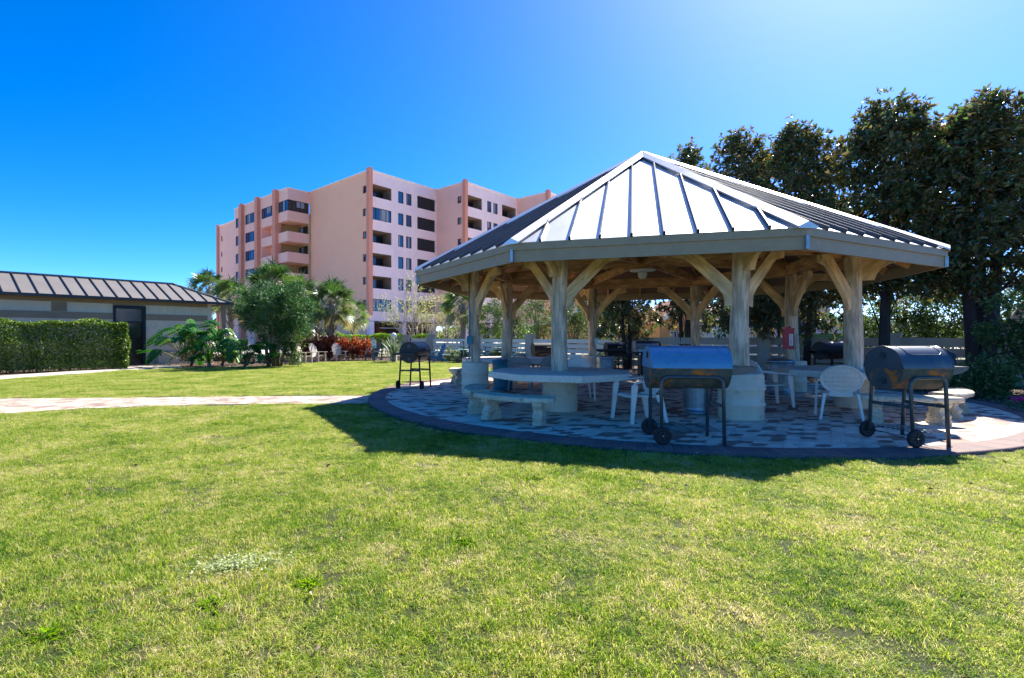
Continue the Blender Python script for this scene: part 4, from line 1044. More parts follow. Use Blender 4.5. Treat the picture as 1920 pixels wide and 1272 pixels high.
# inner wall behind the corner balconies
mb=MB();inn=add2(cs_,u,3.4);L_=Lb-sC
grid_wall(mb,inn,d,L_+.5,0,FL[0],[]);grid_wall(mb,add2(cs_,u,0),u,3.4,bz,FL[0],[])
mb.build('inner_wall',[M['ochre']],bd)
for i in range(1,5):
    z=FL[i];window(add2(inn,u,-.08),d,(L_-2.6,L_-.2,z-1.0,z+1.3),bd,2,gm='glassd',dep=.02)
    for s_ in (L_-3.5,L_-6.2):
        if s_>0.3:
            pp=add2(add2(inn,u,-.15),d,s_);mb=MB();mb.box(pp[0],pp[1],z+.75,.2,.2,.3,R(46));mb.build('wall_lamp',[M['dark']],bd)
# lower wall below the block
mb=MB();grid_wall(mb,add2(q0,u,3.5),d,sC,0,bz,[]);mb.build('lower_wall',[M['peach']],bd)
# left end
e0=add2(add2(q0,u,3.5),v,16.1)
left_face(e0,16.1,'pink',0,right=False);pil(e0,.7)
# peach base relief by the palms
mb=MB();pp=add2(Lo,v,2.4);grid_wall(mb,add2(add2(Lo,v,4.2),u,-.12),d,3.6,0,3.1,[]);mb.build('base_panel',[M['peach']],bd)
# ------------------------------------------------------------------ low service building
E0=(-19.11,23.55);ul=(.656,.755);vl=(-.755,.656)
lb=thing('service_building','low cream service building with taupe standing seam hip roof behind the clipped hedge','building',(E0[0],E0[1],0),math.atan2(ul[1],ul[0]))
# local frame x=along the eave (left to right), y=inward
xa,xb=-9.5,8.5;HE=3.36;HRd=4.42;wd=2.35
rl,rr_=-3.5,6.25
mb=MB()
th=.03
F_=[(xa,0,HE),(xb,0,HE),(rr_,wd,HRd),(rl,wd,HRd)];mb.add(F_,[(0,1,2,3)],0)
mb.add([(xb,0,HE),(xb,2*wd,HE),(rr_,wd,HRd)],[(0,1,2)],0);mb.add([(xb,2*wd,HE),(xa,2*wd,HE),(rl,wd,HRd),(rr_,wd,HRd)],[(0,1,2,3)],0);mb.add([(xa,2*wd,HE),(xa,0,HE),(rl,wd,HRd)],[(0,1,2)],0)
mb.add([(xa,0,HE-.02),(xb,0,HE-.02),(xb,2*wd,HE-.02),(xa,2*wd,HE-.02)],[(3,2,1,0)],0)
sl=Vector((0,wd,HRd-HE));nrm=Vector((0,-(HRd-HE),wd)).normalized()
x=xa+.2
while x<xb-.1:
    if x<rl: fr=(x-xa)/(rl-xa)
    elif x>rr_: fr=(xb-x)/(xb-rr_)
    else: fr=1
    if fr>.06:
        p0=Vector((x,0,HE))+nrm*.03;mb.beam(p0,p0+sl*(fr-.01),.03,.06,up=nrm,mat=1)
    x+=.61
for a,b in (((xa,0,HE),(rl,wd,HRd)),((rl,wd,HRd),(rr_,wd,HRd)),((rr_,wd,HRd),(xb,0,HE)),((rr_,wd,HRd),(xb,2*wd,HE))):
    a=Vector(a)+Vector((0,0,.04));b=Vector(b)+Vector((0,0,.04));mb.beam(a,b,.16,.05,mat=0)
    mb.beam(a-Vector((0,.09,.03)),b-Vector((0,.09,.03)),.03,.03,mat=1)
for i in range(7): # side hip seams
    y_=.3+i*.61;fr=1-abs(y_-wd)/wd
    if fr>.08: p0=Vector((xb,y_,HE+.03));mb.beam(p0,p0+Vector((rr_-xb,0,HRd-HE))*fr,.03,.06,mat=1)
mb.build('roof',[M['roof2'],M['rib2']],lb)
mb=MB();mb.beam((xa-.03,-.04,HE-.05),(xb+.05,-.04,HE-.05),.1,.13);mb.beam((xb+.05,-.1,HE-.05),(xb+.05,2*wd,HE-.05),.1,.13);mb.build('gutter',[M['rib2']],lb)
M['tanb']=mat('brown_trim_paint',(.36,.245,.135),(.31,.21,.115),3,.7,bump=.05)
M['cream']=mat('cream_panels',(.74,.63,.43),(.69,.58,.39),2,.75,bump=.1,bsc=30)
M['greyw']=mat('grey_beige_stucco',(.84,.62,.39),(.79,.58,.36),1.2,.9,bump=.35,bsc=70,c=(.55,.46,.35),csc=3,cthr=(.5,.75))
WY=.55;D0,D1=2.85,4.3
def lwall(x0,x1):
    mb=MB();mb.box((x0+x1)/2,WY+.1,1.14,x1-x0,.2,2.3);mb.build('wall',[M['greyw']],lb)
    mb=MB();mb.box((x0+x1)/2,WY+.09,2.45,x1-x0,.22,.32);mb.box((x0+x1)/2,WY+.09,3.2,x1-x0,.22,.26);mb.build('trim_band',[M['tanb']],lb)
    mb=MB();mb.box((x0+x1)/2,WY+.12,2.84,x1-x0,.2,.46)
    x=x0+.2
    while x<x1: mb.box(x,WY+.01,2.84,.05,.03,.455,mat=0);x+=.42
    mb.build('frieze_panel',[M['cream']],lb)
lwall(xa+.6,D0);lwall(D1,7.6)
mb=MB();mb.box(7.5,2.3,1.7,.2,3.6,3.3);mb.build('side_wall',[M['cream']],lb)
mb=MB();mb.box(8.15,.25,1.65,.22,.22,3.3);mb.build('porch_post',[M['tanb']],lb)
mb=MB()
for x in (D0+.06,D1-.06): mb.box(x,WY+.05,1.5,.12,.22,3.0)
mb.box((D0+D1)/2,WY+.05,2.93,D1-D0-.24,.22,.14);mb.box((D0+D1)/2,WY+.06,2.2,D1-D0-.24,.16,.09)
dr=mb.build('door_frame',[M['dark']],lb)
mb=MB();mb.box((D0+D1)/2,WY+.1,3.17,D1-D0,.2,.32);mb.build('trim_band',[M['tanb']],lb)
mb=MB();mb.box((D0+D1)/2,WY+.14,2.56,D1-D0-.24,.02,.62);mb.build('transom',[glass('transom_glass',(.10,.09,.08),.15)],dr)
mb=MB();mb.box((D0+D1)/2,WY+.15,1.08,D1-D0-.24,.03,2.15);mb.box((D0+D1)/2,WY+.12,1.15,D1-D0-.24,.03,.05);mb.box(D0+.28,WY+.1,1.0,.03,.06,.14,mat=1)
mb.build('door',[M['glassd'],M['steel']],lb)
mb=MB();mb.box(.7,WY-.0,2.84,.58,.05,.42)
for i in range(6): mb.beam((.43,WY-.035,2.66+i*.07),(.97,WY-.035,2.66+i*.07),.03,.02,mat=0)
mb.build('wall_vent',[M['tanb']],lb)
M['bluebox']=mat('blue_grey_box',(.22,.38,.42),(.18,.32,.36),5,.5,metal=.2)
mb=MB();mb.box(4.78,WY-.06,.62,.26,.13,.28);mb.tube([(4.72,WY-.05,.5),(4.72,WY-.05,.05)],.025,8);mb.tube([(4.84,WY-.05,.5),(4.86,WY-.05,.05)],.02,8);mb.tube([(4.9,WY-.06,.66),(6.6,WY-.06,.66)],.022,8);mb.build('meter_box',[M['bluebox']],lb)
# stone by the door
mb=MB();mb.lathe([(.0,.0),(.14,0),(.15,.06),(.1,.1),(0,.11)],9,wob=lambda a,z:1+.15*math.sin(a*3));o=mb.build('stone',[M['concrete']],None,G(312,686)+(0,));tag(o,'small pale stone on the bed beside the service building door','stone')
# ------------------------------------------------------------------ hedges
def box_foliage(name,label,cat_,corner,d,L,dep,h,m,n,lw,lh,group=None,core=(.02,.035,.012),z0=.12,stems=True,parent=None):
    t=thing(name,label,cat_,(corner[0],corner[1],0),math.atan2(d[1],d[0]),group)
    # leaves near the surface, local x 0..L, y 0..dep
    q=rng.random((n,3));side=rng.random(n)
    P=np.stack([q[:,0]*L,q[:,1]*dep,z0+q[:,2]*(h-z0)],1);Nn=np.zeros((n,3))
    fr=side<.55;P[fr,1]=np.abs(rng.normal(0,.12,fr.sum()));Nn[fr]=(0,-1,.25)
    tp=(side>=.55)&(side<.83);P[tp,2]=h-np.abs(rng.normal(0,.05,tp.sum()));Nn[tp]=(0,0,1)
    e=(side>=.83)&(side<.93);P[e,0]=L-np.abs(rng.normal(0,.07,e.sum()));Nn[e]=(1,0,.2)
    bk=side>=.93;Nn[bk]=(0,0,1)
    wob=.07*np.sin(P[:,0]*1.7+P[:,2]*2.1)+.05*np.sin(P[:,0]*4.3+1)+.03*np.sin(P[:,2]*7)
    P=P+Nn*wob[:,None]
    # rounded upper edges
    D=unit(Nn*.25+rng.normal(size=(n,3)))
    V,Fc,T=leaves(P,D,lh*(.6+.8*rng.random(n)),lw*(.6+.8*rng.random(n)))
    npmesh('foliage',V,Fc,M[m],T,t)
    mb=MB();
    k=int(L/.35)
    for i in range(k):
        x=(i+.5)*L/k+random.uniform(-.1,.1);y_=dep*random.uniform(.35,.65)
        for j in range(3): mb.tube([(x,y_,0),(x+random.uniform(-.1,.1),y_+random.uniform(-.1,.1),h*.4),(x+random.uniform(-.2,.2),y_+random.uniform(-.25,.25),h*.85)],[.018,.013,.006],5)
    if stems: mb.build('stems',[M['barkd']],t)
    return t
hR=G(238,692);d=ul
hs_=add2(hR,ul,-14.5)
box_foliage('clipped_hedge','long clipped dark green box hedge in front of the service building','hedge',hs_,ul,14.5,1.1,2.02,'hedge',85000,.05,.095,z0=.06)
HB0=(PX(548,36),36.0);HB1=(PX(905,38.5),38.5)
dd=(HB1[0]-HB0[0],HB1[1]-HB0[1]);Lh=math.hypot(*dd);dd=(dd[0]/Lh,dd[1]/Lh)
box_foliage('garden_hedge','low bright green hedge beyond the iron fence in front of the apartment block','hedge',HB0,dd,Lh*.72,.9,1.58,'brightg',16000,.06,.10,stems=False)
# ------------------------------------------------------------------ white board fence and beige fence
def fy(X): return 28-.95*(X-3.34)
FX=[-4.0,-2.35,.6,3.34,7.4,11.5,14.3,15.85,19.5,24.0]
def fence(ii,label,bm,pm,h,nb):
    t=thing('board_fence',label,'fence',(FX[ii[0]],fy(FX[ii[0]]),0));ox,oy=FX[ii[0]],fy(FX[ii[0]])
    for a,b in zip(ii,ii[1:]):
        x0,x1=FX[a]-ox,FX[b]-ox;y0,y1=fy(FX[a])-oy,fy(FX[b])-oy;mb=MB()
        for j in range(nb):
            g=.055;bh=(h-.1-g*(nb-1))/nb;z=.1+bh/2+j*(bh+g)
            dz=random.uniform(-.006,.006);mb.beam((x0,y0,z+dz),(x1,y1,z-dz),.04,bh)
        mb.build('board_panel',[M[bm]],t)
    for a in ii:
        x0,y0=FX[a]-ox,fy(FX[a])-oy
        w=.40 if a not in (5,7) else .46
        H=(1.50 if a not in (7,) else 1.42)
        mb=MB();mb.box(x0,y0,H/2,w,w,H,R(-43.5));mb.box(x0,y0,H+.03,w+.06,w+.06,.06,R(-43.5))
        if a==5: mb.lathe([(w*.55,0),(w*.5,.1),(w*.3,.16),(0,.18)],20,(x0,y0,H+.06))
        mb.build('pillar',[M[pm]],t)
    return t
M['whitef']=mat('white_fence_boards',(.86,.76,.58),(.78,.69,.52),2,.7,bump=.1,c=(.55,.5,.42),csc=5,cthr=(.6,.8))
fence([0,1,2,3,4],'white horizontal board fence with beige pillars behind the lawn, left half','whitef','beige',1.30,5)
fence([4,5,6,7],'beige horizontal board fence behind the grills on the right','beige','beige',1.40,4)
t=thing('garden_wall','plain beige rendered wall at the right edge behind the shrubs','wall',(15.85,fy(15.85),0))
mb=MB();mb.beam((.2,-.19,.8),(9,-8.6,.8),.2,1.6);mb.build('wall_face',[M['beige']],t)
mb=MB();mb.beam((.2,-.19,1.63),(9,-8.6,1.63),.28,.06);mb.build('coping',[M['concrete']],t)
# ------------------------------------------------------------------ globe lamps
def globe(label,x,y,zb,r=.16,pillar=0):
    t=thing('globe_lamp',label,'lamp',(x,y,zb),0,'white globe lamps')
    if pillar:
        mb=MB();mb.box(0,0,pillar/2,.36,.36,pillar);mb.box(0,0,pillar+.03,.46,.46,.06);mb.build('pillar',[M['beige']],t)
    z=pillar+(.06 if pillar else 0)
    mb=MB();mb.lathe([(.09,z),(.07,z+.04),(.06,z+.08)],14);mb.build('neck',[M['white']],t)
    pr=[(max(.001,r*math.sin(PI*i/14)),z+.08+r-r*math.cos(PI*i/14)) for i in range(15)]
    m_,nt,p,out=nm('opal_globe') if 'opal' not in M else (M['opal'],0,0,0)
    if 'opal' not in M:
        p.inputs['Base Color'].default_value=(.85,.83,.78,1);p.inputs['Roughness'].default_value=.2;p.inputs['Subsurface Weight'].default_value=.3;M['opal']=m_
    mb=MB();mb.lathe(pr,24);mb.build('globe',[M['opal']],t)
globe('white globe lamp on a short pillar between the agave and the black grill',PX(738,30.5),30.5,0,.17,1.18)
globe('white globe lamp on the rounded fence pillar left of the red box',11.5,fy(11.5),1.73,.18)
globe('white globe lamp on the last fence pillar at the right edge',15.85,fy(15.85),1.48,.16)
globe('small white globe lamp half hidden by the palm trunk above the red leaves',PX(611,34),34,0,.16,1.05)
# ------------------------------------------------------------------ adirondack chairs
def adk(label,x,y,rz,m):
    t=thing('adirondack_chair',label,'chair',(x,y,0),rz,'adirondack chairs on the lawn');mt=[M[m]]
    for s_ in (-1,1):
        mb=MB();mb.beam((s_*.28,-.42,0),(s_*.28,-.42,.54),.05,.09,up=(0,1,0));mb.build('front_leg',mt,t)
        mb=MB();mb.beam((s_*.24,-.44,.34),(s_*.24,.52,.02),.04,.12);mb.build('rear_leg',mt,t)
        mb=MB();mb.beam((s_*.33,-.50,.56),(s_*.31,.28,.56),.14,.03);mb.build('armrest',mt,t)
    mb=MB()
    for j in range(6): mb.beam((-.27,-.42+j*.085,.37-j*.022),(.27,-.42+j*.085,.37-j*.022),.075,.02,up=(0,.25,1))
    mb.build('seat',mt,t)
    mb=MB()
    for i in range(-3,4):
        hh=.80-.022*i*i;mb.beam((i*.068,.06,.26),(i*.085,.06+hh*.42,.26+hh),.066,.02,up=(0,-1,.4))
    mb.beam((-.25,.19,.42),(.25,.19,.42),.03,.07,up=(0,0,1));mb.beam((-.27,.29,.70),(.27,.29,.70),.03,.07);mb.build('backrest',mt,t)
    return t
M['adw']=mat('weathered_white_chair',(.55,.47,.38),(.46,.39,.31),4,.6,bump=.1)
M['adk']=mat('charcoal_chair',(.10,.11,.13),(.08,.085,.10),4,.6,bump=.1)
M['adb']=mat('blue_chair',(.06,.20,.36),(.05,.17,.31),4,.6,bump=.1)
adk('pale adirondack chair seen from the side, nearest the round stone bollard',PX(566,28.6),28.6,R(72),'adw')
adk('pale adirondack chair seen from the side, second from the round stone bollard',PX(593,30.0),30.0,R(62),'adw')
adk('white adirondack chair facing the camera in front of the palm trunk and red leaves',PX(634,31.2),31.2,R(38),'adw')
adk('charcoal adirondack chair between the small sign and the agave',PX(701,31.6),31.6,R(-30),'adk')
adk('blue adirondack chair in front of the white fence behind the small black grill',PX(822,29.6),29.6,R(-62),'adb')
# patio table set beyond
t=thing('garden_table','dark metal mesh garden table in front of the white fence','table',(PX(868,29.0),29.0,0))
mb=MB();mb.lathe([(0,.70),(.5,.70),(.51,.715),(.5,.73),(0,.73)],24);mb.build('tabletop',[M['bluebox']],t)
for i in range(4):
    a=i*PI/2+.5;mb=MB();mb.tube([(.1*math.cos(a),.1*math.sin(a),.7),(.12*math.cos(a),.12*math.sin(a),.35),(.42*math.cos(a),.42*math.sin(a),0)],.016,6);mb.build('leg',[M['dark']],t)
for i,(dx,lab) in enumerate(((-.95,'dark metal garden chair left of the mesh table'),(.95,'dark metal garden chair right of the mesh table'))):
    t=thing('garden_chair',lab,'chair',(PX(868,29.0)+dx,29.0,0),R(90 if dx<0 else -90),'metal garden chairs')
    mb=MB();mb.box(0,0,.43,.46,.44,.02);mb.build('seat',[M['bluebox']],t)
    mb=MB()
    for i in range(7): mb.tube([(-.2+i*.066,.22,.44),(-.2+i*.066,.30,.85)],.007,5)
    mb.tube([(-.22,.22,.43),(-.22,.31,.88),(.22,.31,.88),(.22,.22,.43)],.013,6);mb.build('backrest',[M['dark']],t)
    for sx in (-.21,.21):
        for sy in (-.2,.2): mb=MB();mb.tube([(sx,sy,.43),(sx*1.1,sy*1.1,0)],.012,6);mb.build('leg',[M['dark']],t)
# ------------------------------------------------------------------ bollard, sign, iron fence
b0=G(553,685)
o=MB().lathe([(0,0),(.29,0),(.29,.33),(.27,.36),(.12,.44),(0,.46)],24).build('stone_bollard',[M['concrete']],None,(b0[0],b0[1],0));tag(o,'low round stone bollard with a domed top at the lawn edge','bollard')
t=thing('garden_post','thin tan post with a flat cap behind the stone bollard','post',(PX(552,27.6),27.6,0))
mb=MB();mb.box(0,0,.55,.14,.14,1.1);mb.build('shaft',[M['tanb']],t)
mb=MB();mb.lathe([(0,1.1),(.13,1.1),(.15,1.13),(.06,1.19),(0,1.2)],16);mb.build('cap',[M['white']],t)
t=thing('small_sign','small white sign with a green foot on a thin green pole','sign',(PX(701,29.6),29.6,0))
M['signg']=mat('sign_green',(.02,.16,.11),None,5,.5,bump=0)
mb=MB();mb.tube([(0,0,0),(0,0,1.2)],.022,8);mb.build('pole',[M['signg']],t)
mb=MB();mb.box(0,-.03,1.03,.25,.02,.46);mb.build('panel',[M['white']],t)
mb=MB();mb.box(0,-.043,.87,.23,.004,.10);mb.box(0,-.043,1.12,.10,.004,.018,mat=1);mb.box(.02,-.043,1.06,.06,.004,.012,mat=1);mb.build('marking',[mat('sign_mint',(.18,.5,.38),None,5,.5,bump=0),M['dark']],t)
t=thing('iron_fence','black iron picket fence threaded through the red leaved shrubs','fence',(PX(556,33),33.0,0))
x1=PX(770,32.5)-PX(556,33);mb=MB();k=int(x1/.115)
for i in range(k): mb.box(i*.115,-.5*i/k,.6,.016,.016,1.15)
mb.build('pickets',[M['dark']],t)
for z in (.15,1.05): mb=MB();mb.beam((0,0,z),(x1,-.5,z),.03,.03);mb.build('rail',[M['dark']],t)
for i in range(5): mb=MB();mb.box(i*x1/4,-.5*i/4,.7,.075,.075,1.4);mb.build('fence_post',[M['dark']],t)
# ------------------------------------------------------------------ palms
def fan_palm(label,x,y,h,cr,nf=34,trunk_r=.17,seed=1,m='palm',boots=True,group='sabal palms',sk=.35):
    g=np.random.default_rng(seed)
    t=thing('palm_tree',label,'palm',(x,y,0),seed*.7,group)
    mb=MB();pts=[(.04*math.sin(i*.6+seed),.04*math.cos(i*.5+seed),h*i/10) for i in range(11)];mb.tube(pts,[trunk_r*(1.2-.25*min(i,5)/5+.12*(i>7)) for i in range(11)],12)
    if boots:
        zz=h*sk
        while zz<h*1.0:
            for j in range(5):
                a=j*2*PI/5+zz*2.1;r=trunk_r*.95
                mb.beam((r*math.cos(a),r*math.sin(a),zz),(r*1.9*math.cos(a+.25),r*1.9*math.sin(a+.25),zz+.28),.07,.025,up=(math.cos(a),math.sin(a),0))
            zz+=.17
    mb.build('trunk',[M['palmbark']],t)
    parts=[];stem=MB()
    for i in range(nf):
        az=i*2.399+g.random()*.4;f=(i+.5)/nf;el=R(84-140*f+g.normal()*9)
        d=np.array([math.cos(az)*math.cos(el),math.sin(az)*math.cos(el),math.sin(el)])
        pl=cr*(.50+.12*g.random());base=np.array([0,0,h]);tip=base+d*pl-np.array([0,0,.10*pl*(1+f)])
        stem.tube([base,base+d*pl*.5,tip],.014,4)
        nb=26;sd=np.cross(d,[0,0,1]);sd=sd/np.linalg.norm(sd);up=np.cross(sd,d);ro=g.uniform(-1.1,1.1);sd,up=sd*math.cos(ro)+up*math.sin(ro),up*math.cos(ro)-sd*math.sin(ro)
        th_=np.linspace(-1.75,1.75,nb)+g.normal(size=nb)*.04
        fold=.35*np.abs(np.sin(th_))
        D=d[None]*np.cos(th_)[:,None]+sd[None]*np.sin(th_)[:,None]+up[None]*(fold*.35)[:,None]
        L_=cr*.55*(1-.25*np.abs(th_)/1.75)*(.85+.3*g.random(nb))
        W_=cr*.05
        C=np.repeat(tip[None],nb,0)
        # two segments: stiff then drooping tip
        D=unit(D);C2=C+D*L_[:,None]*.62
        sdv=unit(np.cross(D,up[None]))
        a=C2+sdv*W_*.5;b=C2-sdv*W_*.5
        tp=C2+unit(D+np.array([0,0,-1])*(.5+.6*g.random(nb))[:,None])*L_[:,None]*.45
        V=np.stack([C,a,tp,b],1).reshape(-1,3);ii=np.arange(nb)[:,None]*4
        Fc=np.concatenate([ii+np.array([0,1,3]),ii+np.array([1,2,3])],1).reshape(-1,3)
        tn=np.full(nb*4,min(1,max(0,.15+.75*f+g.normal()*.12)))
        parts.append((V,Fc,tn))
    V,Fc,T=cat(parts);npmesh('fronds',V,Fc,M[m],T,t);stem.build('stalks',[M['shrubstem']],t)
    return t
M['shrubstem']=mat('green_stalk',(.20,.24,.08),(.28,.22,.1),6,.6,bump=.1)
fan_palm('sabal palm with a pale latticed trunk rising from the red leaves',PX(621,33.0),33.0,3.5,1.75,44,.22,3)
fan_palm('short sabal palm in shade beside the peach wall corner',PX(662,45),45,3.3,1.6,30,.2,5,sk=.6)
fan_palm('broad sabal palm rising behind the round oleander, left one',PX(512,38),38,4.9,2.2,40,.2,7)
fan_palm('sabal palm rising behind the round oleander, right one',PX(562,40),40,4.6,1.8,34,.2,9)
fan_palm('sabal palm left of the pink block above the service building roof, farther left',PX(392,45),45,5.5,1.9,34,.2,11)
fan_palm('sabal palm above the right end of the service building roof',PX(432,42),42,4.5,1.8,34,.2,13)
fan_palm('sabal palm under the left eave of the pavilion',PX(868,36),36,3.6,1.6,34,.2,15,sk=.8)
fan_palm('small yellowish palm low between oleander and the latticed palm trunk',PX(597,36),36,2.2,1.5,24,.16,17)
# ------------------------------------------------------------------ oleander ball shrub
ox,oy=G(516,689);oy=25.2;ox=PX(516,oy)
t=thing('oleander_bush','big round dark green oleander bush beside the service building','bush',(ox,oy,0))
leafy('foliage',32000,(0,0,2.78),(1.75,1.6,1.36),150,.38,.15,.028,M['ole'],t,shell=.62,whorl=4,droop=.1)
leafy('lower_foliage',2600,(.9,-.3,1.0),(.6,.6,.85),30,.3,.13,.04,M['shrub'],t,shell=.3,whorl=3,zmin=.1)
mb=MB()
for i in range(46):
    a=random.random()*2*PI;r=random.random()**.5*.35;b=(r*math.cos(a),r*math.sin(a),0)
    R2=random.uniform(.5,1.45);limbs(mb,b,[(R2*math.cos(a),R2*math.sin(a),random.uniform(1.8,3.3))],.025,.008,5,.15)
mb.build('stems',[mat('tan_stems',(.22,.16,.09),(.14,.10,.06),8,.9)],t)
# ------------------------------------------------------------------ philodendrons
def philo(label,x,y,s,seed,nl=26):
    g=random.Random(seed);t=thing('philodendron',label,'plant',(x,y,0),0,'split leaf philodendrons by the service building')
    parts=[];st=MB()
    for i in range(nl):
        az=g.random()*2*PI;el=R(g.uniform(15,88)*(.8+.2*g.random()));L=s*g.uniform(.55,1.15)
        d=np.array([math.cos(az)*math.cos(el),math.sin(az)*math.cos(el)*.8,math.sin(el)])
        b=np.array([g.uniform(-.25,.25)*s,g.uniform(-.15,.15)*s,s*.12]);tip=b+d*L
        st.tube([b,b+d*L*.5+np.array([0,0,.08]),tip],[.022,.018,.012],5)
        ld=unit(np.array([math.cos(az)*.8+g.uniform(-.3,.3),math.sin(az)*.5-.55,-.5+g.uniform(-.4,.6)]));sd=unit(np.cross(ld,[0,0,1]));ln=s*g.uniform(.28,.42)
        C=[];D=[];LL=[];WW=[]
        for k in range(8):
            f=k/7;c=tip+ld*ln*f*.85-np.array([0,0,1])*.15*ln*f*f
            for sg in (-1,1):
                C.append(c);D.append(sd*sg*(1-.35*f)+ld*(.25+.8*f)+np.array([0,0,-.25*abs(1)]));LL.append(ln*.58*(1-.5*f)*g.uniform(.8,1.1));WW.append(ln*.20)
        C.append(tip-ld*ln*.12);D.append(ld);LL.append(ln*1.1);WW.append(ln*.30);C.append(tip+ld*ln*.7);D.append(ld);LL.append(ln*.5);WW.append(ln*.22)
        nrm=np.repeat((np.cross(sd,ld))[None],len(C),0)
        V,Fc,T=leaves(np.array(C),np.array(D),np.array(LL),np.array(WW),np.full(len(C),min(1,g.random()**1.5)),fold=.12,droop=.12,nrm=nrm)
        parts.append((V,Fc,T))
    V,Fc,T=cat(parts);npmesh('leaves',V,Fc,M['philo'],T,t);st.build('stalks',[M['shrubstem']],t)
    mb=MB();mb.tube([(-.1,0,0),(.05,.02,.3*s),(.25*s,0,.5*s)],[.07,.06,.04],7);mb.build('stem',[M['bark']],t)
philo('large split leaf philodendron against the service building wall',PX(362,25.6),25.6,2.0,1,44)
philo('split leaf philodendron at the corner of the service building',PX(420,25.9),25.9,1.8,2,36)
philo('low split leaf philodendron in front of the oleander, left one',PX(462,24.6),24.6,1.3,3,24)
philo('low split leaf philodendron in front of the oleander, right one',PX(505,25.0),25.0,1.15,4,20)
# straggly spiky plants
def spiky(name,label,cat_,x,y,n,L,W,m,droop=.3,el0=10,el1=85,group=None,h0=.1,seed=1):
    t=thing(name,label,cat_,(x,y,0),0,group);g=np.random.default_rng(seed)
    az=g.random(n)*2*PI;el=R(1)*(el0+(el1-el0)*g.random(n));D=np.stack([np.cos(az)*np.cos(el),np.sin(az)*np.cos(el),np.sin(el)],1)
    ll=L*(.7+.4*g.random(n));C=np.zeros((n,3));C[:,2]=h0;C+=D*.05
    sd=unit(np.cross(D,np.array([0,0,1.])));M1=C+D*ll[:,None]*.5;T_=C+D*ll[:,None]-np.array([0,0,1])*droop*ll[:,None]*np.cos(el)[:,None]
    w=W*.5
    V=np.stack([C-sd*w*.7,C+sd*w*.7,M1+sd*w,M1-sd*w,T_],1).reshape(-1,3);i=np.arange(n)[:,None]*5
    Fc=np.concatenate([i+np.array([0,1,2]),i+np.array([0,2,3]),i+np.array([3,2,4])],1).reshape(-1,3)
    npmesh('leaves',V,Fc,M[m],np.repeat(g.random(n),5),t)
    mb=MB();mb.lathe([(0,0),(.09,0),(.1,h0),(.05,h0+.08),(0,h0+.1)],10);mb.build('crown_base',[M['palmbark']],t)
    return t
spiky('agave','big spiky grey green agave left of the white globe lamp','plant',PX(738,29.2),29.2,60,1.35,.10,'agave',.15,15,85,seed=3,h0=.35)
spiky('yucca','yellowish strap leaved plant between the philodendrons','plant',PX(392,24.9),24.9,16,1.1,.09,'philo',.15,45,85,seed=5)
# cordyline shrubs: repeat
cps=[(x_,32.2+random.uniform(-.3,.3)) for x_ in range(562,700,10)]
first=None
for i,(px,yy) in enumerate(cps):
    x=PX(px,yy)
    if i<3:
        t=thing('cordyline','x','shrub',(x,yy,0),0,'red leaved cordylines along the iron fence')
        P,D,cc=crown_pts(300,(0,0,.72),(.34,.32,.55),22,.14,.3);ax=[]
        D=unit(D+np.array([0,0,.7])+rng.normal(size=D.shape)*.4)
        V,Fc,T=leaves(P,D,.26+.12*rng.random(len(P)),.055,droop=.2);npmesh('leaves',V,Fc,M['redleaf'],T,t)
        mb=MB()
        for j in range(7):
            a=j*.9;mb.tube([(.08*math.cos(a),.08*math.sin(a),0),(.2*math.cos(a),.2*math.sin(a),.9)],.012,5)
        mb.build('stems',[M['barkp']],t)
        if i==0:first=t
        cp=t if i==0 else cp
        o=t
    else:
        o=dup(first,(x,yy,0),random.random()*6,sc=random.uniform(.85,1.2))
    where=['beside the round stone bollard','behind the first pale adirondack chair','behind the second pale adirondack chair','between the second and the facing adirondack chair','left of the latticed palm trunk','at the foot of the latticed palm trunk','right of the latticed palm trunk','behind the facing white adirondack chair'] 
    o['label']='red and orange leaved cordyline '+(where[i] if i<8 else ['just right of the facing white chair','a little right of the facing white chair','midway between the facing white chair and the small sign','nearer the small sign than the facing white chair','just left of the small sign','directly behind the small sign'][i-8])
# ------------------------------------------------------------------ bare leafing trees (crepe myrtles)
def branchy(t,h,sp,seed,nst=7,leafm='lime',nleaf=900,ls=.09,bm='barkp',lean=0):
    g=random.Random(seed);mb=MB();tips=[]
    def grow(p,d,L,r,lv):
        pts=[p];q=p.copy();dd=d.copy()
        for k in range(4):
            dd=(dd+Vector((g.gauss(0,.12),g.gauss(0,.12),g.gauss(.04,.06)))).normalized();q=q+dd*L/4;pts.append(q.copy())
        mb.tube(pts,[r*(1-.12*k) for k in range(5)],5)
        if lv==0: tips.append((q,dd));return
        for k in range(3 if lv>1 else 3):
            s_=pts[g.choice((2,3,4))];nd=(dd+Vector((g.gauss(0,.5),g.gauss(0,.5),g.gauss(.1,.3)))).normalized();grow(s_,nd,L*g.uniform(.55,.8),r*.55,lv-1)
    for i in range(nst):
        a=2*PI*i/nst+g.random();d=Vector((math.cos(a)*sp+lean,math.sin(a)*sp,1)).normalized();grow(Vector((.12*math.cos(a),.12*math.sin(a),0)),d,h*.5,.055,3)
    mb.build('trunk',[M[bm]],t)
    C=[];D=[]
    for _ in range(nleaf):
        q,dd=g.choice(tips);C.append([q.x+g.gauss(0,.13),q.y+g.gauss(0,.13),q.z+g.gauss(-.08,.16)]);D.append([g.gauss(0,1),g.gauss(0,1),g.gauss(.2,.7)])
    V,Fc,T=leaves(np.array(C),np.array(D),ls*(.7+.6*rng.random(nleaf)),ls*.6);npmesh('foliage',V,Fc,M[leafm],T,t)
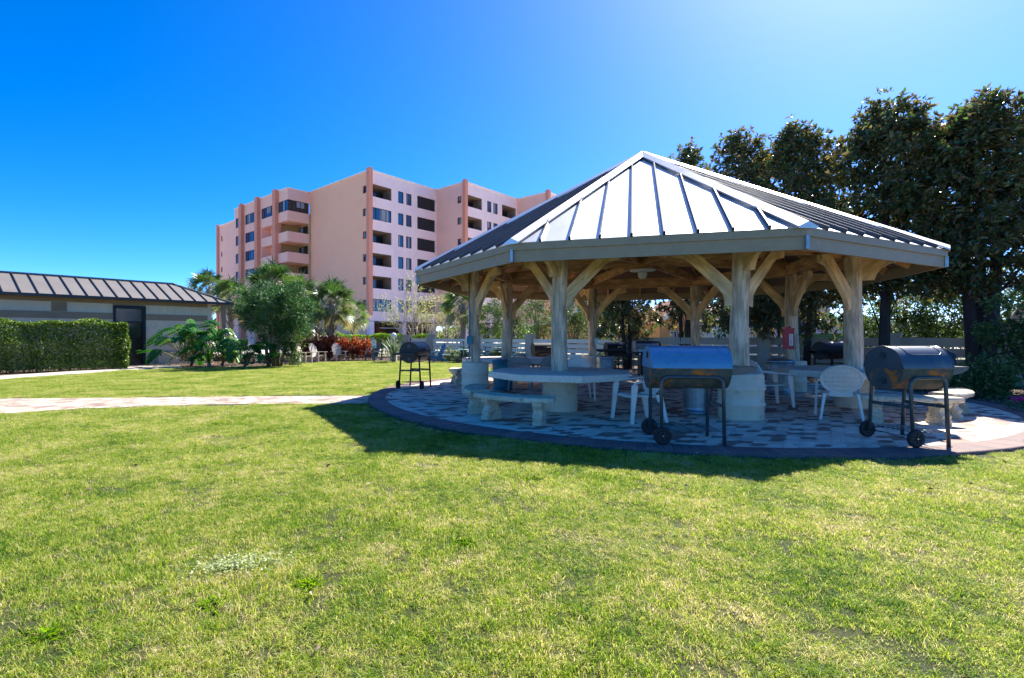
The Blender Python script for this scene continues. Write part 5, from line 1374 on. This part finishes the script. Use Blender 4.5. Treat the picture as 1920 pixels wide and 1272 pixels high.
t=thing('budding_tree','bare many stemmed tree with fresh lime leaves left of the pavilion','tree',(PX(790,40),40,0),0,'budding trees in front of the garage');branchy(t,5.0,.50,3,9,nleaf=2200,ls=.11,lean=-.08)
t=thing('budding_tree','smaller bare stemmed tree with lime leaves under the left eave','tree',(PX(845,39),39,0),0,'budding trees in front of the garage');branchy(t,3.8,.35,8,6,nleaf=900,ls=.10)
# ------------------------------------------------------------------ evergreen trees along the right fence
def magnolia(label,x,y,h,w,n,z0=2.0,seed=1,tr=.16,trunks=1,lean=0):
    t=thing('magnolia_tree',label,'tree',(x,y,0),0,'tall dark evergreen trees along the fence')
    rs=random.Random(seed)
    def shp(q):
        # upright crown, fuller in the middle, ragged at the top
        q=q.copy();f=(q[:,2]+1)/2;f=np.clip(f,0,1.15)
        k=np.sqrt(np.clip(1-np.clip((f-.45)/.72,0,1)**2.2,0.05,1))*(.75+.25*np.clip(f/.3,0,1))
        rr=np.linalg.norm(q[:,:2],axis=1);rr=np.maximum(rr,.05);tgt=(.25+.75*rng.random(len(q)))
        q[:,:2]=q[:,:2]/rr[:,None]*tgt[:,None]; q[:,2]=rng.random(len(q))**.9*2-1
        f=(q[:,2]+1)/2;k=np.clip(1-np.clip((f-.42)/.60,0,1)**3.3,0.05,1)**.9*(.8+.2*np.clip(f/.35,0,1))*(1+.10*np.sin(9*f+seed)+.1*rng.normal(size=len(q)));q[:,:2]*=k[:,None];q[:,0]+=.08*np.sin(seed*2.3+5*f);q[:,2]+=.10*np.sin(np.arctan2(q[:,1],q[:,0])*2+seed)*np.clip((f-.6)/.4,0,1)
        return q
    c,cc=leafy('crown',int(n*1.25),(0,0,(h+z0)/2),(w,w*.85,(h-z0)/2),int(210*w),.36,.19,.072,M['mag'],t,shell=.2,shape=shp,whorl=6,droop=.12)
    mb=MB()
    for k in range(trunks):
        a=2*PI*k/trunks+seed;b=(.16*(trunks>1)*math.cos(a),.16*(trunks>1)*math.sin(a),0)
        tx,ty=.25*w*math.cos(a)*(trunks>1),.25*w*math.sin(a)*(trunks>1)
        pts=[(b[0]+(tx-b[0])*i/7+.05*math.sin(i+seed+k),b[1]+(ty-b[1])*i/7,h*.93*i/7) for i in range(8)];mb.tube(pts,[tr*(1-.12*i) for i in range(8)],8)
        for i in range(1,7):
            for j in range(5 if i>1 else 3):
                c_=cc[rs.randrange(len(cc))]
                p=Vector(pts[i])
                if abs(c_[2]-p.z)<h*.28: limbs(mb,p,[c_],tr*.22,.01,5,.12)
    mb.build('trunk',[M['barkd']],t)
    return t
magnolia('dark evergreen tree rising just behind the pavilion peak, smallest top',PX(1270,23.5),22.6,9.35,1.5,10000,1.7,1,.10,5)
magnolia('dark evergreen tree with twin tips behind the right roof slope, second from the peak',PX(1375,21.0),20.4,9.0,1.95,13500,1.7,2,.11,1)
magnolia('dark evergreen tree behind the right roof slope, third from the peak',PX(1505,18.8),18.8,8.75,2.1,16000,1.6,3,.13,2)
magnolia('tall dark evergreen tree left of the tallest one at the right edge',PX(1655,17.0),16.9,8.7,2.1,22000,2.7,4,.15,2)
magnolia('tallest broad dark evergreen tree at the right, above the rusty end grill',PX(1838,15.3),15.3,8.0,2.15,22000,2.8,5,.20,3)
magnolia('dark evergreen tree cut off by the right edge of the picture',18.3,15.6,8.2,1.6,12000,1.5,6,.14,2)
magnolia('low dark evergreen tree seen through the middle of the pavilion',PX(1170,24.0),23.6,5.6,1.5,8000,1.5,7,.11,2)
magnolia('low dark evergreen tree behind the front log post drum, seen under the roof',PX(1440,21.0),20.2,4.6,1.2,4500,2.2,8,.08,1)
# leaning pale trunk
t=thing('leaning_trunk','pale bare tree trunk leaning right behind the right hand shrubs','tree',(PX(1862,19),19,0))
mb=MB();mb.tube([(0,0,0),(.3,0,1.2),(.9,0,2.2),(2.0,0,3.6),(2.6,0,5)],[.2,.18,.17,.14,.1],9);mb.build('trunk',[M['barkp']],t)
# ------------------------------------------------------------------ shrubs
def shrub(label,x,y,rad,zc,n,ncl,m,L=.12,W=.05,group=None,stems=8,bm='bark',name='leafy_shrub',clr=.3,sc=.4):
    t=thing(name,label,'shrub',(x,y,0),0,group)
    c,cc=leafy('foliage',n,(0,0,zc),rad,ncl,clr,L,W,M[m],t,shell=sc,whorl=3,zmin=.03)
    mb=MB()
    for i in range(stems):
        a=i*2.4;q=cc[i%len(cc)]
        if q[2]>.25: limbs(mb,(.12*math.cos(a),.12*math.sin(a),0),[q],.03,.008,5,.2)
    mb.build('stems',[M[bm]],t);return t
# beyond the white fence, seen under the roof
bl=[(915,34,2.4,1.9,'grey green shrub beyond the white fence, seen beside the slim left post'),(965,33,2.6,2.2,'grey green shrub beyond the white fence, seen through the second bay from the left'),(1015,31.5,2.5,2.1,'olive shrub beyond the fence just left of the nearest thick post'),(1075,29.5,2.6,2.1,'dark olive shrub beyond the fence just right of the nearest thick post'),(1128,28,2.2,1.8,'dark shrub beyond the fence right of the slim conduit post')]
for i,(px,y,zc,rz_,lab) in enumerate(bl):
    shrub(lab,PX(px,y),y,(1.35,1.2,rz_),zc,7500,80,'shrub',.13,.035,'tall shrubs beyond the white fence',16,'bark',clr=.38)
shrub('green shrub with glossy leaves at the right edge of the picture',PX(1935,13.2),13.2,(1.05,1.0,1.2),1.45,5200,60,'shrub',.11,.05,None,12)
shrub('low dark shrub on the mulch right of the patio',PX(1850,12.6),12.6,(.9,.8,.45),.4,3500,40,'shrub',.10,.045,None,6)
shrub('small shrub at the foot of the right fence pillar',PX(1700,15.6),15.6,(.8,.6,.4),.38,2200,30,'shrub',.10,.045,None,6)
for i,(px,y,lab) in enumerate([(845,30.2,'low green shrub at the white fence behind the metal garden table'),(885,29.6,'low green shrub at the white fence left of the slim left post'),(935,29.0,'low green shrub at the white fence between the two left posts'),(985,28.4,'low green shrub at the white fence pillar'),(1145,23.6,'low glossy shrub at the fence left of the gas grill')]):
    shrub(lab,PX(px,y),y,(.9,.4,.38),.36,1800,26,'shrub',.09,.04,'low shrubs along the white fence',5)
for i,(px,y,rx,h,lab) in enumerate([(1625,23.5,1.7,1.9,'dark green tree shrub beyond the beige fence, right of the last log post'),(1700,22.5,1.6,1.7,'green tree shrub beyond the beige fence left of the tallest tree trunk'),(1775,21.5,1.5,2.0,'green tree shrub beyond the beige fence right of the tallest tree trunk'),(1850,21.0,1.6,2.3,'green tree shrub beyond the garden wall at the right edge')]):
    shrub(lab,PX(px,y),y,(rx,1.1,h),h+.3,5200,60,'shrub',.15,.06,'tree shrubs beyond the beige fence',10,'bark',clr=.42)
# pink flower
t=thing('pink_flower_plant','small plant with magenta flowers on the mulch at the right edge','plant',(PX(1922,9.9),9.9,0))
n=120;P=np.stack([rng.normal(0,.12,n),rng.normal(0,.12,n),.05+rng.random(n)*.2],1);V,Fc,T=leaves(P,rng.normal(size=(n,3))+np.array([0,0,.6]),.07,.03);npmesh('leaves',V,Fc,M['ole'],T,t)
M['mag_p']=mat('magenta_petal',(.75,.03,.35),None,5,.5,bump=0)
n=40;P=np.stack([-.1+rng.normal(0,.05,n),rng.normal(0,.05,n),.24+rng.random(n)*.06],1);V,Fc,T=leaves(P,rng.normal(size=(n,3)),.05,.045);npmesh('petals',V,Fc,M['mag_p'],T,t)
wx,wy=G(440,1068)
t=thing('creeping_weed','pale creeping weed patch in the foreground lawn, left of centre','weed',(wx,wy,.012))
n=620;a=rng.random(n)*2*PI;r=np.abs(rng.normal(0,.11,n));P=np.stack([r*np.cos(a)*1.5,r*np.sin(a)*.9+r*np.cos(a)*.35,.012+.03*rng.random(n)],1)
V,Fc,T=leaves(P,np.stack([rng.normal(size=n),rng.normal(size=n),.35*rng.random(n)],1),.022,.014);M['weed']=leafmat('pale_weed_leaf',(.34,.42,.14),(.58,.58,.34),rough=.5,trans=.3);npmesh('leaves',V,Fc,M['weed'],T,t)
mb=MB()
for i in range(9):
    a=i*.7;mb.tube([(0,0,.01),(.13*math.cos(a),.09*math.sin(a),.03),(.30*math.cos(a),.2*math.sin(a)+.08*math.cos(a),.02)],.0018,4)
mb.build('stems',[M['weed']],t)
for i,(px_,py_,n_,lab) in enumerate([(580,1100,70,'bright green grass clump right of the pale weed patch'),(400,1135,60,'bright green grass clump just below the pale weed patch'),(870,1022,60,'bright green grass clump in the middle of the foreground lawn'),(90,1195,55,'bright green grass clump near the lower left corner'),(1000,900,50,'small bright green grass clump below the shadow of the pavilion')]):
    q=G(px_,py_);t=thing('grass_clump',lab,'grass clump',(q[0],q[1],0),0,'coarse grass clumps in the lawn');g=np.random.default_rng(i)
    C=np.stack([g.normal(0,.035,n_),g.normal(0,.03,n_),np.zeros(n_)],1);D=np.stack([g.normal(0,.8,n_),g.normal(0,.8,n_),.5+g.random(n_)],1)
    V,Fc,T=leaves(C,D,.075*(.6+.7*g.random(n_)),.0055,droop=.35);npmesh('blades',V,Fc,M['brightg'],T,t)
# ------------------------------------------------------------------ houses beyond the fence
def house(label,x,y,w,d,h,rh,wm,rm,rz=0,gable=True,wins=()):
    t=thing('beach_house',label,'house',(x,y,0),rz)
    mb=MB();mb.box(0,0,h/2,w,d,h)
    if gable: mb.prism([(-w/2,0),(w/2,0),(0,rh)],(0,-d/2+.1,h),(1,0,0),(0,0,1),.2)
    mb.build('wall',[M[wm]],t)
    mb=MB();o=.35
    for s_ in (-1,1):
        a=math.atan2(rh,w/2);L=math.hypot(rh,w/2)+o
        vs=[(0,-d/2-o,h+rh+.08),(0,d/2+o,h+rh+.08),(s_*(w/2+o),d/2+o,h-.08*rh),(s_*(w/2+o),-d/2-o,h-.08*rh)]
        vs+= [(p[0],p[1],p[2]+.12) for p in vs];mb.add(vs,[(0,1,2,3),(7,6,5,4),(0,4,5,1),(1,5,6,2),(2,6,7,3),(3,7,4,0)])
    rf=mb.build('roof',[M[rm]],t)
    mb=MB()
    for s_ in (-1,1): mb.beam((0,-d/2-o-.03,h+rh+.08),(s_*(w/2+o),-d/2-o-.03,h-.08*rh),.05,.28)
    mb.build('gable_trim',[M['white']],rf)
    for (wx,wz,ww,wh) in wins:
        mb=MB();mb.box(wx,-d/2-.02,wz,ww,.05,wh);mb.box(wx,-d/2-.05,wz,ww-.12,.03,wh-.12,mat=1);mb.beam((wx,-d/2-.07,wz-wh/2),(wx,-d/2-.07,wz+wh/2),.05,.02,up=(0,1,0));mb.build('window',[M['white'],M['glass']],t)
    return t
M['orange']=mat('orange_paint',(.80,.36,.10),(.74,.32,.09),1,.8,bump=.1)
M['redroof']=mat('terracotta_roof',(.42,.17,.09),(.33,.13,.07),3,.85,bump=.4,bsc=12)
M['brownroof']=mat('brown_shingle',(.20,.10,.07),(.14,.08,.06),3,.9,bump=.4,bsc=14)
M['pinkh']=mat('pale_pink_house',(.80,.50,.50),(.74,.46,.46),.8,.85,bump=.1)
house('orange beach house with white gable trim seen through the pavilion',PX(1262,47),47,4.6,6,2.6,1.9,'orange','redroof',0,True,((-.9,1.3,1.1,1.2),(1.1,1.3,1.1,1.2)))
house('brown roofed house half hidden by shrubs beyond the white fence',PX(1110,54),54,9,8,2.8,3.3,'orange','brownroof',R(8),True,((0,1.4,1.4,1.2),))
house('pale yellow beach house with a blue window right of the orange one',PX(1345,44),44,4.6,6,2.4,1.6,'cream','pinkh',R(-5),True,((.7,1.9,1.6,1.2),(-1.2,1.4,.8,1.2)))
house('pale pink house seen beneath the right side of the roof',PX(1455,42),42,6.2,6,4.2,1.4,'pinkh','pinkh',R(-25),True,((-1.4,1.9,1.2,1.6),(1.4,1.9,1.2,1.6)))
house('pale house with terracotta roof at the right, beyond the beige fence',PX(1600,40),40,8,6,1.7,1.1,'pinkh','redroof',R(-30),True,((-2,1,1.2,1),(2,1,1.2,1)))
# umbrella beyond the fence
t=thing('garden_umbrella','lilac garden umbrella beyond the beige fence','umbrella',(PX(1337,34),34,0))
mb=MB();mb.tube([(0,0,0),(0,0,3.0)],.03,8);mb.build('pole',[M['white']],t)
mb=MB();k=8
vs=[(0,0,3.05)]+[(1.0*math.cos(2*PI*i/k),1.0*math.sin(2*PI*i/k),2.45) for i in range(k)]+[(1.0*math.cos(2*PI*i/k),1.0*math.sin(2*PI*i/k),2.30) for i in range(k)]
mb.add(vs,[(0,1+i,1+(i+1)%k) for i in range(k)]+[(1+i,1+k+i,1+k+(i+1)%k,1+(i+1)%k) for i in range(k)]);mb.build('canopy',[mat('lilac_canvas',(.52,.42,.68),(.46,.38,.6),2,.8)],t)
# white railing and green skip beyond the fence
t=thing('white_railing','white picket railing beyond the beige fence beside the globe lamp','railing',(PX(1405,30),30,0),R(-20))
mb=MB()
for i in range(12): mb.box(i*.16,0,1.2,.04,.04,1.9)
mb.build('pickets',[M['white']],t)
for z in (.4,2.15): mb=MB();mb.box(.88,0,z,1.9,.06,.07);mb.build('rail',[M['white']],t)
t=thing('green_skip','green ribbed waste container showing above the beige fence','container',(PX(1545,25),25,0),R(-38))
M['skip']=mat('green_skip_paint',(.03,.22,.12),(.025,.18,.10),3,.5,bump=.1)
mb=MB();mb.box(0,0,.75,3.2,1.6,1.5);
for i in range(6): mb.box(-1.4+i*.56,-.83,.75,.08,.06,1.4)
mb.build('body',[M['skip']],t)
mb=MB();mb.beam((-1.65,-.84,1.54),(1.65,-.84,1.54),.12,.09);mb.beam((-1.65,.84,1.54),(1.65,.84,1.54),.12,.09);mb.build('rim',[M['skip']],t)
# distant tree line
def farline():
    C=[];k=46000
    V=[];x=rng.uniform(-260,260,k);y=rng.uniform(150,200,k);hh=4.2+1.6*np.sin(x*.07)+1.2*np.sin(x*.23+1);z=rng.random(k)*hh
    V_,Fc,T=leaves(np.stack([x,y,z],1),rng.normal(size=(k,3)),1.6,1.0);o=npmesh('distant_trees',V_,Fc,M['shrub'],T);tag(o,'low far tree line on the horizon','trees',kind='stuff')
farline()
# dry leaves and wood chips on the mulch
k=9000;x=rng.uniform(4,22,k);y=rng.uniform(6,22,k);px_=X0+F*x/y
kp=(np.hypot(x-PC[0],y-PC[1])>PR+.1)&(px_<1990)&(px_>1500);x=x[kp];y=y[kp];kk=len(x)
x2=rng.uniform(-16,-6,4000);y2=rng.uniform(22,31,4000);kp=~inpoly(x2,y2,LAWN)&~inpoly(x2,y2,WALK);x=np.concatenate([x,x2[kp]]);y=np.concatenate([y,y2[kp]]);kk=len(x)
V,Fc,T=leaves(np.stack([x,y,np.full(kk,.0)],1),np.stack([rng.normal(size=kk),rng.normal(size=kk),.25*rng.random(kk)],1),.07,.03)
nl=80;xl=rng.uniform(-6,9,nl);yl=rng.uniform(2.2,14,nl);zl=np.where(np.hypot(xl-PC[0],yl-PC[1])<PR,.055,.03)
V2,F2,T2=leaves(np.stack([xl,yl,zl],1),np.stack([rng.normal(size=nl),rng.normal(size=nl),.2*rng.random(nl)],1),.06,.03)
V,Fc,T=cat([(V,Fc,T),(V2,F2,T2)])
M['chip']=leafmat('dry_leaf',(.10,.06,.035),(.32,.22,.13),rough=.8,trans=0,c=(.5,.38,.25));o=npmesh('leaf_litter',V,Fc,M['chip'],T);tag(o,'dry leaves and chips scattered on the mulch','leaf litter',kind='stuff')
# ------------------------------------------------------------------ light, sky, camera
EL=R(45);AZ=R(40.5)
W=bpy.data.worlds.new('World');S.world=W;W.use_nodes=True;nt=W.node_tree;nt.nodes.clear()
sk=nt.nodes.new('ShaderNodeTexSky');sk.sky_type='NISHITA';sk.sun_disc=False;sk.sun_elevation=EL;sk.sun_rotation=AZ;sk.air_density=.6;sk.dust_density=1.0;sk.ozone_density=6.0;sk.altitude=1500
hs=nt.nodes.new('ShaderNodeHueSaturation');hs.inputs['Saturation'].default_value=1.3;hs.inputs['Hue'].default_value=.506
bg=nt.nodes.new('ShaderNodeBackground');bg.inputs[1].default_value=.145;wo=nt.nodes.new('ShaderNodeOutputWorld')
nt.links.new(sk.outputs[0],hs.inputs['Color']);nt.links.new(hs.outputs[0],bg.inputs[0]);nt.links.new(bg.outputs[0],wo.inputs[0])
sd=Vector((math.sin(AZ)*math.cos(EL),math.cos(AZ)*math.cos(EL),math.sin(EL)))
l=bpy.data.lights.new('sun','SUN');l.energy=4.9;l.angle=R(.53);l.color=(1,.95,.86);lo=bpy.data.objects.new('sun',l);COL.objects.link(lo);lo.rotation_euler=sd.to_track_quat('Z','Y').to_euler();lo.location=(20,20,40)
cam=bpy.data.cameras.new('camera');cam.sensor_width=36;cam.lens=F/1920*36;cam.shift_x=(960-X0)/1920;cam.shift_y=-(636-HZ)/1920;cam.clip_end=4000;cam.clip_start=.05
co_=bpy.data.objects.new('camera',cam);COL.objects.link(co_);co_.location=(0,0,HC);co_.rotation_euler=(PI/2,0,0);S.camera=co_
S.view_settings.view_transform='Standard';S.view_settings.look='None';S.view_settings.exposure=1.35;S.view_settings.gamma=1
S.cycles.max_bounces=8;S.cycles.transparent_max_bounces=8;S.cycles.diffuse_bounces=5;S.cycles.glossy_bounces=3
